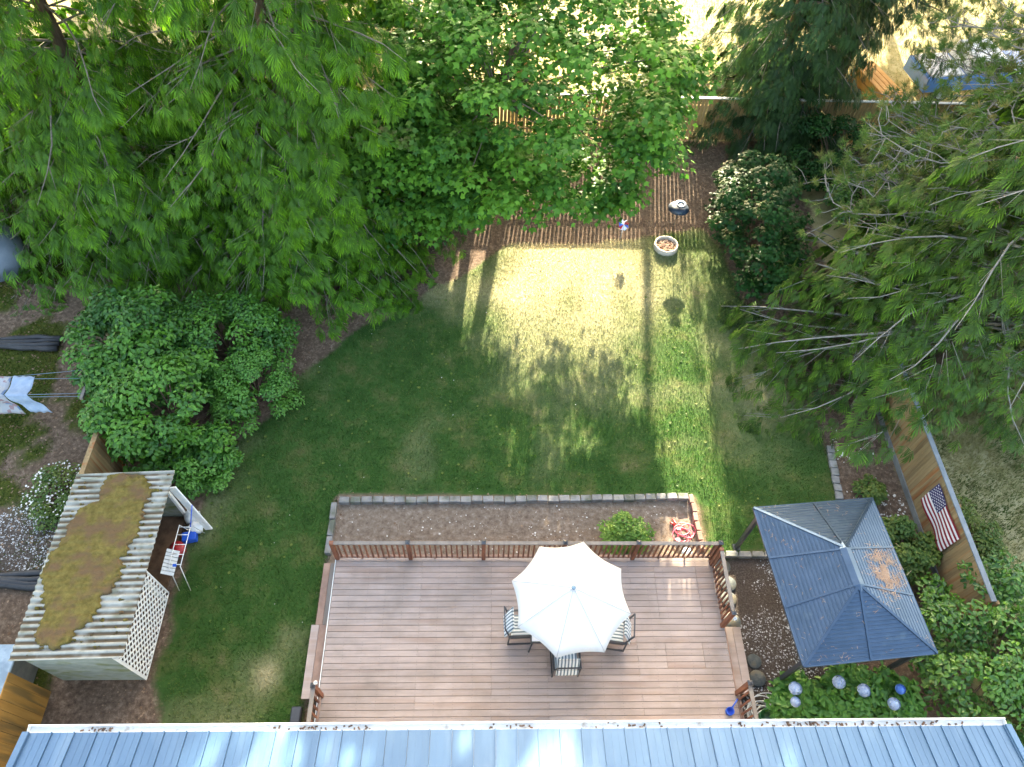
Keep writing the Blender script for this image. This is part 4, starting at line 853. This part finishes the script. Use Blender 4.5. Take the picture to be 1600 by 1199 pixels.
def conifer(name,label,cat,base,h,R0,zlo,nb,foliage,tmpl,seed,ssize=(.33,.54),dens=1.0,az=None,prof=.85,trunk_r=.26,droop=.42,spread=.36,lim=1.0,group=None,uplim=0.9,tw=14,hang=.55,limb=None,ymin=None):
    r=np.random.default_rng(seed); t=thing(name,label,cat,(base[0],base[1],0),0,group)
    m=MB(); zz=np.linspace(-.1,h,9); m.tube([(.05*math.sin(z*.7),.05*math.cos(z*.5),z) for z in zz],[trunk_r*(1-.93*z/h)*(1.25 if i==0 else 1) for i,z in enumerate(zz)],9); m.build("trunk",M_BARK,t,True)
    lim_mb=MB(); PP=[];XX=[];UU=[];SZ=[];TI=[];FI=[]
    for b in range(nb):
        z0=zlo+(h*.97-zlo)*(r.random()**1.9); a=r.uniform(0,2*math.pi) if az is None else az[0]+r.uniform(-az[1],az[1])
        Rz=R0*max(.04,(1-(z0-zlo)/(h-zlo)))**prof; L=Rz*r.uniform(.72,1.12); d=np.array([math.cos(a),math.sin(a),0.]); side=np.array([-d[1],d[0],0]); bend=r.normal(0,.13)
        dr=droop*r.uniform(.75,1.25)
        ws=r.uniform(0,6.28,2)
        def pt(s): return np.array([0,0,z0])+d*L*s+side*L*(bend*s*s+.06*math.sin(5.5*s+ws[0])*s)+np.array([0,0,.05*L*math.sin(6*s+ws[1])])*s+np.array([0,0,L*(.10*s-dr*s*s+.18*dr*s**3)])
        mid=pt(.7)+np.array([base[0],base[1],0])
        if ymin is not None and pt(1.0)[1]+base[1]<ymin-.2: continue   # pruned back from the fence
        vis=visible(mid[None])[0]
        fine=vis and d[1]<.55
        if not vis and r.random()>uplim: continue
        S_=np.linspace(0,1,7); 
        if (vis and b%(2 if lim>1 else 6)==0) or b%5==0: lim_mb.tube([pt(s) for s in S_],[max(.006,.0075*L*(1-s)**.8*lim+.005) for s in S_],5,cap=False)
        ns=int((7+5.2*L)*(1.5*dens if fine else .8 if vis else .62)); FI.append(np.full(ns,fine))
        s=.22+.78*r.random(ns)**.75; sg=r.choice([-1,1],ns); lat=sg*r.random(ns)**.8*(spread*L*(1.05-s)*1.1+.10)
        p=np.array([pt(q) for q in s])+side*lat[:,None]+np.array([0,0,-1])*(np.abs(lat)*.22+r.uniform(-.05,.10,ns))[:,None]
        fwd=unit(np.array([pt(min(1,q+.02))-pt(q-.02) for q in s])); x=fwd*r.uniform(.35,1.0,ns)[:,None]+side*(np.sign(lat)*r.uniform(.02,.45,ns))[:,None]+np.array([0,0,-1])*r.uniform(hang*.4,hang*1.7,ns)[:,None]
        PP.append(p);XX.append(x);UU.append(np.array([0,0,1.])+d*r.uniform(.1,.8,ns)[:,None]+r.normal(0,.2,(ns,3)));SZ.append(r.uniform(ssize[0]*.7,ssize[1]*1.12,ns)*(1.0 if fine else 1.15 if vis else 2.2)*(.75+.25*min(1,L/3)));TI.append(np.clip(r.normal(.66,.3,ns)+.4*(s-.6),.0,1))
        if vis:   # twigs carrying the side sprays
            for q in range(0,ns,tw):
                i=q; lim_mb.tube([pt(max(0,s[i]-.12)),p[i]],[.008,.004],3,cap=False)
    P=np.vstack(PP);X,Y,Z=frames(np.vstack(XX),np.vstack(UU));sz=np.concatenate(SZ)
    fi=np.concatenate(FI);ti=np.concatenate(TI);VV=[];FF=[];TT=[];b0=0
    var=r.integers(0,11,len(fi))//2; sel=[(fi,tmpl)] if tmpl is not SPR else [(fi&(var==0),HANDS[0]),(fi&(var==1),HANDS[1]),(fi&(var==2),HANDS[2]),(fi&(var==3),HANDS[3]),(fi&(var>3),SPRF)]
    ti=np.where(fi&(var>3)&(tmpl is SPR),ti*.5,ti)
    for k,tm in sel+[(~fi,SPRC)]:
        if not k.any(): continue
        V,F,T=instances(tm[0],tm[1],P[k],X[k],Y[k],Z[k],sz[k],tm[2],ti[k]); VV.append(V);FF.append(F+b0);TT.append(T);b0+=len(V)
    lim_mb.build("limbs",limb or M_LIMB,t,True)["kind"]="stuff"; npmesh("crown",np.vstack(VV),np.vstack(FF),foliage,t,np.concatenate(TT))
    if tmpl is SPR:   # small brown cone clusters among the sprays
        kk=np.where(fi&(r.random(len(fi))<.035))[0]; n_=len(kk)*9; Pc=np.repeat(P[kk]+X[kk]*(.25*sz[kk])[:,None],9,0)+r.normal(0,.045,(n_,3))+np.array([0,0,.03]); Xc,Yc,Zc=frames(r.normal(0,1,(n_,3)),r.normal(0,1,(n_,3)))
        Vc,Fc,_=instances(np.array([[1,0,0],[-.5,.8,0],[-.5,-.8,0],[0,0,1.2]]),np.array([[0,1,3],[1,2,3],[2,0,3]]),Pc,Xc,Yc,Zc,np.full(n_,.014)); npmesh("cones",Vc,Fc,M_CONE,t)["kind"]="stuff"
    return t
CG="tall conifers round the yard"
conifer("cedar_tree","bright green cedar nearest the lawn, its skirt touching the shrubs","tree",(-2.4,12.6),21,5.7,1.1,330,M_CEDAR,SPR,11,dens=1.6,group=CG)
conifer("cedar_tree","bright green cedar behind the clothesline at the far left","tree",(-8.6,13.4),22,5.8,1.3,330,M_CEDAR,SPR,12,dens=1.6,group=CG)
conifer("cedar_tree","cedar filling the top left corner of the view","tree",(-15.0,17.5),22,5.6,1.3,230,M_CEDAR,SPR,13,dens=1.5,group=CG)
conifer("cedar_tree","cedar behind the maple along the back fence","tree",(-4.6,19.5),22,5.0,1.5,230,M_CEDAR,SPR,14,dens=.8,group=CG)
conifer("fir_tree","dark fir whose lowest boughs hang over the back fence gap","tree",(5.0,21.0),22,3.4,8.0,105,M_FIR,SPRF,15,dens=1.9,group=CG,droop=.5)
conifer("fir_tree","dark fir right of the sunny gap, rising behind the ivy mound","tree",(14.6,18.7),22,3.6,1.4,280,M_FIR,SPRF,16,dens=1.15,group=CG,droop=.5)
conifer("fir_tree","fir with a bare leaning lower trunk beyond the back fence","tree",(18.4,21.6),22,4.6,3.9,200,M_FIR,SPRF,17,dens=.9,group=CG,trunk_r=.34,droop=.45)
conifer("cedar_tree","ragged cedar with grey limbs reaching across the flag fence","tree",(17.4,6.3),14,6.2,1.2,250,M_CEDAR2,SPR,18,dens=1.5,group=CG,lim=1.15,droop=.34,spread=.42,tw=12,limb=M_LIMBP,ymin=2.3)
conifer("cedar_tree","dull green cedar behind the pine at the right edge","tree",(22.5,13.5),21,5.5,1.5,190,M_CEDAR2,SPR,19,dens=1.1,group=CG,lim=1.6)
# pine: bare curving limbs ending in needle tufts
def pine(label,base,h,nb,seed):
    r=np.random.default_rng(seed); t=thing("pine_tree",label,"tree",(base[0],base[1],0),0,CG)
    m=MB(); m.tube([(0,0,z) for z in np.linspace(-.1,h,8)],[.3*(1-.9*z/h) for z in np.linspace(0,h,8)],9); m.build("trunk",M_BARK,t,True)
    lm=MB(); tips=[];dirs=[]
    for b in range(nb):
        z0=r.uniform(2.8,h*.95)if b>nb*.6 else r.uniform(2.8,9.5); a=r.uniform(math.pi*.55,math.pi*1.75); L=max(.8,5.6*(1-(z0-2.5)/(h-2.5))**.7*r.uniform(.7,1.1)); d=np.array([math.cos(a),math.sin(a),0.]);sd_=np.array([-d[1],d[0],0]); bd=r.normal(0,.28)
        def pt(s): return np.array([0,0,z0])+d*L*s+sd_*L*(bd*math.sin(s*2.6)+.06*math.sin(s*8+b))+np.array([0,0,L*(.12*s-.34*s*s+.12*s**4)])
        S_=np.linspace(0,1,9); lm.tube([pt(s) for s in S_],[.024*(1-s)**.7+.008 for s in S_],6,cap=False)
        for k in range(int(5+L*2.2)):
            s=r.uniform(.3,1); p=pt(s); e=p+d*r.uniform(.1,.6)+sd_*r.normal(0,.55)+np.array([0,0,r.normal(.05,.22)]); q=(p+e)/2+r.normal(0,.08,3)
            lm.tube([p,q,e],[.014,.011,.008],4,cap=False); 
            for j in range(2): tips.append(e+r.normal(0,.12,3)*j); dirs.append(unit((e-p)+np.array([0,0,.15])))
        for j in range(2): tips.append(pt(1)+r.normal(0,.15,3)*j); dirs.append(unit(pt(1)-pt(.9)))
    lm.build("limbs",M_LIMBP,t,True)["kind"]="stuff"
    tips=np.array(tips);dirs=np.array(dirs);n=len(tips);K=30
    P=np.repeat(tips,K,0)+r.normal(0,.025,(n*K,3)); D=unit(np.repeat(dirs,K,0)*.9+r.normal(0,.75,(n*K,3))); X,Y,Z=frames(D,r.normal(0,1,(n*K,3)))
    Vt=np.array([[0,-.5,0],[0,.5,0],[1,0,0]]);Ft=np.array([[0,1,2]]); L=r.uniform(.15,.27,n*K); tone=np.repeat(np.clip(r.normal(.10,.26,n),0,1),K)*r.uniform(.6,1.2,n*K)
    V,F,T=instances(Vt,Ft,P,X,Y,Z,np.stack([L,np.full(n*K,.02),L],1),None,np.clip(tone,0,1))
    npmesh("crown",V,F,pmat("pine_needles",(0.06,0.14,0.02),(0.11,0.20,0.03),.9,.6,attr=(0.32,0.24,0.08),transl=.2),t,T)
pine("pine with long tan tinged needles and bare pale limbs at the right edge",(19.0,9.4),19,120,23)
# ---- leaf clouds
def leaf_oval(fold=.12,n=1): 
    V=np.array([[0,0,0],[.3,.26,fold],[.7,.22,fold*.8],[1,0,-.08],[.7,-.22,fold*.8],[.3,-.26,fold],[.5,0,0]]);F=np.array([[0,6,1],[1,6,2],[2,6,3],[3,6,4],[4,6,5],[5,6,0]]);return V,F,np.array([.3,.5,.6,.7,.6,.5,.2])
def leaf_maple():
    pts=[(0,0)]
    for a,rr_ in((-150,.42),(-76,.62),(-38,.3),(0,.78),(38,.3),(76,.62),(150,.42)): pts.append((.32+rr_*math.cos(R(a))*.8,rr_*math.sin(R(a))*.85))
    V=np.array([[.3,0,.03]]+[[x,y,-.10*(x*x+y*y)] for x,y in pts[1:]]);n=len(V)-1;F=np.array([[0,1+i,1+(i+1)%n] for i in range(n)]);return V,F,np.full(len(V),.5)
OV=leaf_oval();MAP=leaf_maple()
def cloud(parent,name,blobs,nleaf,size,tmpl,mat,seed,upbias=.9,shell=(.72,1.03),zmin=.03,world=(0,0),clump=None,tonemu=.45,tonesd=.28,zfun=None):
    """leaves over a set of ellipsoid clumps (cx,cy,cz,rx,ry,rz)"""
    r=np.random.default_rng(seed);B=np.array(blobs,float);vol=(B[:,3]*B[:,4]+B[:,3]*B[:,5]+B[:,4]*B[:,5]);k=r.choice(len(B),nleaf,p=vol/vol.sum());b=B[k]
    u=unit(r.normal(0,1,(nleaf,3)));u[:,2]=np.where(u[:,2]<-.35,-u[:,2],u[:,2]);rad=r.uniform(shell[0],shell[1],nleaf)
    P=b[:,:3]+u*b[:,3:]*rad[:,None]; ok=P[:,2]>zmin; 
    if zfun is not None: ok&=zfun(P,r)
    P,u=P[ok],u[ok];k=k[ok];n=len(P)
    N=unit(u*.7+np.array([0,0,upbias])+r.normal(0,.38,(n,3))); D=r.normal(0,1,(n,3))+u*.7+np.array([0,0,-.35]); D=D-N*(D*N).sum(1,keepdims=True);X=unit(D);Y=np.cross(N,X)
    ct=r.normal(0,tonesd*.8,len(B))[k]; ti=np.clip(r.normal(tonemu,tonesd,n)+ct,0,1)
    V,F,T=instances(tmpl[0],tmpl[1],P,X,Y,N,r.uniform(size[0],size[1],n),None,ti)
    return npmesh(name,V,F,mat,parent,T)
def clumps(n,c,rad,cr,seed,shell=True,zmin=0.2,test=None):
    r=np.random.default_rng(seed);out=[]
    while len(out)<n:
        u=unit(r.normal(0,1,3));q=r.random()**(.33 if not shell else .12);p=np.array(c)+u*np.array(rad)*q
        if p[2]<zmin or (test and not test(p)): continue
        s=r.uniform(cr[0],cr[1]);out.append((*p,s*r.uniform(.9,1.4),s*r.uniform(.9,1.4),s*r.uniform(.45,.7)))
    return out
def stems(t,c0,targets,rad,mat,name="stems",z0=0.):
    m=MB();r=np.random.default_rng(len(targets))
    for p in targets:
        p=np.array(p);a=np.array([c0[0],c0[1],z0]);mid=a*.45+p*.55+np.array([*r.normal(0,.15,2),.25*p[2]]);mid[2]=min(mid[2],p[2]*.9)
        q=[(1-u)**2*a+2*u*(1-u)*mid+u*u*p for u in np.linspace(0,1,7)]; m.tube(q,[rad*(1-.8*u)+.004 for u in np.linspace(0,1,7)],5,cap=False)
    o=m.build(name,mat,t,True); o["kind"]="stuff"; return o
def shrub(name,label,cat,c,rad,nb,nl,size,tmpl,mat,seed,cr=(.25,.45),up=.9,tonemu=.45,group=None,shell=(.6,1.03)):
    t=thing(name,label,cat,(0,0,0),0,group);B=clumps(nb,c,rad,cr,seed,zmin=.12)
    cloud(t,"foliage",B,nl,size,tmpl,mat,seed+1,up,shell,tonemu=tonemu); stems(t,c,[b[:3] for b in B[:min(28,nb)]],.03,M_BARK); return t
M_MAPLE=pmat("maple_leaf",(0.026,0.10,0.016),(0.045,0.145,0.02),.6,.5,attr=(0.12,0.29,0.03),transl=.35,spec=.2,c3=(0.15,0.14,0.05),s3=.42,t3=(.64,.76))
t=thing("maple_tree","broad maple spreading over the back fence, leaves green with a few russet","tree",(0,0,0))
def mt(p): return not(p[0]>3.9 and p[2]<max(2.5,.306*(p[1]-7.6)+.2))
BM=clumps(225,(5.2,13.3,4.6),(4.8,4.7,3.3),(.5,.85),51,zmin=2.4,test=mt)+clumps(24,(5.2,13.2,4.4),(4.2,3.8,2.2),(.5,.9),52,False,2.6,mt)+clumps(46,(5.3,10.9,3.2),(3.5,1.0,.7),(.4,.65),152,False,2.3)+clumps(110,(1.3,12.3,2.6),(2.7,2.4,2.9),(.45,.75),53,zmin=.5)+clumps(20,(1.3,12.3,2.4),(2.2,1.9,2.2),(.5,.8),54,False,.4)
cloud(t,"crown",BM,38000,(.15,.26),MAP,M_MAPLE,55,.95,(.25,1.02),tonemu=.42,zfun=lambda P,r:~((P[:,0]>3.9)&(((P[:,2]<np.maximum(2.3,.306*(P[:,1]-7.6)))|(r.random(len(P))>.12+(P[:,2]-.306*(P[:,1]-7.6))/1.5)))))
m=MB(); m.tube([(3.3,15.2,-.1),(3.4,15.1,1.2),(3.8,14.8,3.0),(4.4,14.4,5.5)],[.2,.17,.13,.06],9); m.tube([(3.2,15.3,-.1),(2.4,14.4,1.6),(1.5,12.9,3.6)],[.15,.12,.05],8); m.build("trunk",M_BARK,t,True)
stems(t,(3.9,14.7),[b[:3] for b in BM[:150:5]],.035,M_LIMB,"limbs",3.4); stems(t,(2.6,14.6),[b[:3] for b in BM[300:405:6]],.05,M_LIMB,"limbs",1.2)
cloud(t,"russet_leaves",[(3.35,11.9,5.55,.16,.12,.32),(3.3,12.0,5.1,.14,.12,.2)],90,(.12,.18),MAP,pmat("russet",(0.25,0.05,0.015),(0.32,0.09,0.02),3,.6,transl=.3),57)
t2=thing("maple_tree","young maple behind the broad one, close to the back fence","tree",(0,0,0))
BM2=clumps(90,(2.6,18.4,4.8),(3.6,2.0,2.4),(.5,.8),251,zmin=3.4,test=mt)
cloud(t2,"crown",BM2,8500,(.16,.26),MAP,M_MAPLE,255,.95,(.25,1.02),tonemu=.42,zfun=lambda P,r:P[:,2]>3.3)
m=MB(); m.tube([(2.2,18.9,-.1),(2.3,18.8,2.2),(2.6,18.5,5)],[.13,.1,.04],8); m.build("trunk",M_BARK,t2,True); stems(t2,(2.3,18.8),[b[:3] for b in BM2[::8]],.03,M_LIMB,"limbs",2.4)
M_RHO=pmat("rhodo_leaf",(0.016,0.075,0.012),(0.032,0.115,0.016),1.2,.45,attr=(0.085,0.23,0.02),transl=.15,spec=.35)
M_LAU=pmat("laurel_leaf",(0.02,0.085,0.012),(0.04,0.13,0.018),1.0,.35,attr=(0.12,0.26,0.03),transl=.2,spec=.5)
M_IVY=pmat("ivy_leaf",(0.006,0.03,0.007),(0.012,0.048,0.009),1.0,.5,attr=(0.024,0.08,0.014),transl=.15,spec=.15)
M_HYD=pmat("hydrangea_leaf",(0.03,0.13,0.014),(0.055,0.19,0.02),1.0,.5,attr=(0.1,0.26,0.03),transl=.2)
M_LIME=pmat("lime_leaf",(0.06,0.17,0.02),(0.1,0.25,0.03),1.0,.5,attr=(0.2,0.34,0.05),transl=.35)
M_FERN=pmat("fern_leaf",(0.04,0.1,0.012),(0.07,0.14,0.018),1.0,.6,attr=(0.16,0.2,0.03),transl=.25)
shrub("rhododendron","glossy dark rhododendron by the clothesline under the cedar","shrub",(-6.2,5.9,1.2),(1.55,1.6,1.5),60,9000,(.11,.19),OV,M_RHO,61,tonemu=.35)
shrub("rhododendron","large leafy shrub between clothesline and mossy shed","shrub",(-4.8,4.0,1.05),(1.9,1.6,1.4),76,9500,(.11,.19),OV,M_RHO,63,tonemu=.55)
shrub("leafy_shrub","small leafed shrub at the lawn edge in front of the cedar","shrub",(-2.95,5.1,.6),(1.15,1.2,.95),40,7000,(.06,.11),OV,M_HYD,65,cr=(.18,.34),tonemu=.4)
shrub("leafy_shrub","dense dark shrub filling the gap under the cedar skirt","shrub",(-4.0,6.6,.8),(1.9,1.1,1.2),44,8000,(.08,.14),OV,M_RHO,165,tonemu=.3)
shrub("leafy_shrub","low shrub between the mossy shed roof and the lawn","shrub",(-3.9,2.75,.45),(.8,.75,.6),24,3200,(.07,.13),OV,M_HYD,67,cr=(.16,.3),tonemu=.45)
shrub("ivy_mound","dark ivy covered mound between bird feeder and cedar boughs","shrub",(12.5,11.4,1.3),(1.15,2.7,2.0),90,8500,(.11,.18),MAP,M_IVY,69,tonemu=.35)
shrub("laurel_hedge","bright green laurel hedge at the house corner beyond the gazebo","hedge",(15.75,-2.6,1.0),(1.95,2.2,1.5),130,15000,(.095,.16),OV,M_LAU,71,tonemu=.45,cr=(.25,.42))
shrub("leafy_shrub","leafy shrub between gazebo and flag fence","shrub",(14.45,.25,.35),(.6,.75,.65),24,3200,(.09,.15),OV,M_FERN,73,cr=(.16,.28),tonemu=.3)
shrub("leafy_shrub","small yellow green plant behind the gazebo corner","plant",(14.15,2.05,.12),(.33,.33,.25),9,700,(.08,.13),OV,M_FERN,75,cr=(.1,.16),tonemu=.4)
shrub("leafy_shrub","sparse leafy bush outside the flag fence","shrub",(16.2,.6,.45),(.6,.9,.6),22,2000,(.07,.12),OV,M_FERN,77,cr=(.16,.28),tonemu=.5)
shrub("leafy_shrub","yellow green bush in the planting bed behind the railing","shrub",(7.25,.8,.3),(.55,.42,.42),22,2600,(.06,.11),OV,M_LIME,79,cr=(.14,.24),tonemu=.5)
shrub("leafy_shrub","dark brush along the back fence under the right hand fir","shrub",(16.5,15.4,.8),(2.6,1.4,1.3),50,7000,(.10,.17),OV,M_IVY,81,tonemu=.5)
shrub("leafy_shrub","sunlit bush behind the ragged cedar's grey limbs","shrub",(17.3,12.6,.8),(1.6,1.5,1.1),40,5000,(.10,.17),OV,M_LAU,83,tonemu=.4)
dz=shrub("daisy_clump","clump of small white daisies outside the fence behind the shed","flowers",(-7.5,1.95,.15),(.75,.85,.3),26,2400,(.05,.09),OV,M_FERN,85,cr=(.14,.24),tonemu=.15)
r_=np.random.default_rng(3); n=230; a=r_.uniform(0,6.28,n); q=np.sqrt(r_.random(n)); P=np.stack([-7.5+.8*q*np.cos(a),1.95+.9*q*np.sin(a),.5-.2*q+r_.uniform(-.04,.06,n)],1)
t8=np.arange(8)*math.pi/4; Vt=np.array([[0,0,.1]]+[[math.cos(x),math.sin(x),0] for x in t8]);Ft=np.array([[0,1+i,1+(i+1)%8] for i in range(8)]); Nn=unit(np.array([0,0,1.])+r_.normal(0,.3,(n,3)));X,Y,Z=frames(np.cross(Nn,r_.normal(0,1,(n,3))),Nn)
V,F,_=instances(Vt,Ft,P,X,Y,Z,r_.uniform(.018,.03,n)); npmesh("blossoms",V,F,M_PALE,dz)["kind"]="stuff"
hy=shrub("hydrangea","hydrangea bush with pale blue flower heads beside the gutter","shrub",(11.85,-3.42,.42),(1.6,.72,.55),60,5200,(.12,.2),OV,M_HYD,87,cr=(.18,.3),tonemu=.4)
M_HB=pmat("hydrangea_bloom",S(138,168,212),S(212,222,234),26,.8); M_HB2=pmat("hydrangea_bloom_deep",S(80,130,216),S(110,156,226),14,.8)
for i,(x,y,rr_) in enumerate([(1243,1076,.135),(1243,1097,.10),(1311,1066,.135),(1350,1079,.135),(1397,1100,.125),(1407,1077,.10)]):
    c=at(x,y,1.08); r9=np.random.default_rng(90+i); n=150; u=unit(r9.normal(0,1,(n,3)));u[:,2]=np.abs(u[:,2])-.15
    Vt=np.array([[0,0,0],[1,.25,.12],[.25,1,.12],[-.8,.8,.12],[-1,-.25,.12],[-.25,-1,.12],[.8,-.8,.12]],float);Ft=np.array([[0,1,2],[0,2,3],[0,3,4],[0,4,5],[0,5,6],[0,6,1]])
    X,Y,Z=frames(np.cross(unit(u),r9.normal(0,1,(n,3))),unit(u)); V,F,_=instances(Vt,Ft,c+u*np.array([rr_,rr_,rr_*.75]),X,Y,Z,r9.uniform(.026,.036,n)); npmesh("flower_head",V,F,M_HB2 if i==5 else M_HB,hy)

# unseen belt of tall trees added as shade casters: light reaches the lawn only below their crowns
for i,(x,y,zl,rr_,hh) in enumerate([(-11,33,4,5.2,24),(-3.5,35,5,5.0,24),(1.0,33,8.5,4.4,22),(12.2,36,14.2,3.6,18),(18,35,13,4.6,24),(23,34,7,5,24),(29,33,5,5,24)]):
    conifer("fir_tree","tall fir %s in the unseen row added to shade the yard"%["first from the left","second from the left","third from the left","shortest, right of the middle","third from the right","second from the right","first from the right"][i],"tree",(x,y),hh,rr_,zl,210 if hh>20 else 120,M_FIR,SPRC,100+i,ssize=(.36,.6),dens=1.0,group=CG,droop=.3,trunk_r=.3,prof=.6)
# broad leafed weeds in the lawn
r_=np.random.default_rng(77);n=420;x=r_.uniform(-4,13,n);y=r_.uniform(-4.5,11,n);k=(sample(m_lawn,x,y)>.6)&(fbm(x*.6,y*.6,71)>.42);x,y=x[k],y[k];n=len(x);K=6
a=(np.arange(K)*2*math.pi/K)[None,:]+r_.uniform(0,6.28,(n,1));P=np.repeat(np.stack([x,y,sample(gz,x,y)+.02],1),K,0);D=np.stack([np.cos(a),np.sin(a),np.full(a.shape,.25)],-1).reshape(-1,3);X,Y,Z=frames(D,np.array([0,0,1.])+0*D)
V,F,T=instances(OV[0],OV[1],P,X,Y,Z,np.repeat(r_.uniform(.03,.06,n),K),None,np.repeat(r_.random(n),K))
tag(npmesh("lawn_weeds",V,F,M_FERN,tone=T),"small broad leafed weeds dotted through the lawn","weeds",kind="stuff")
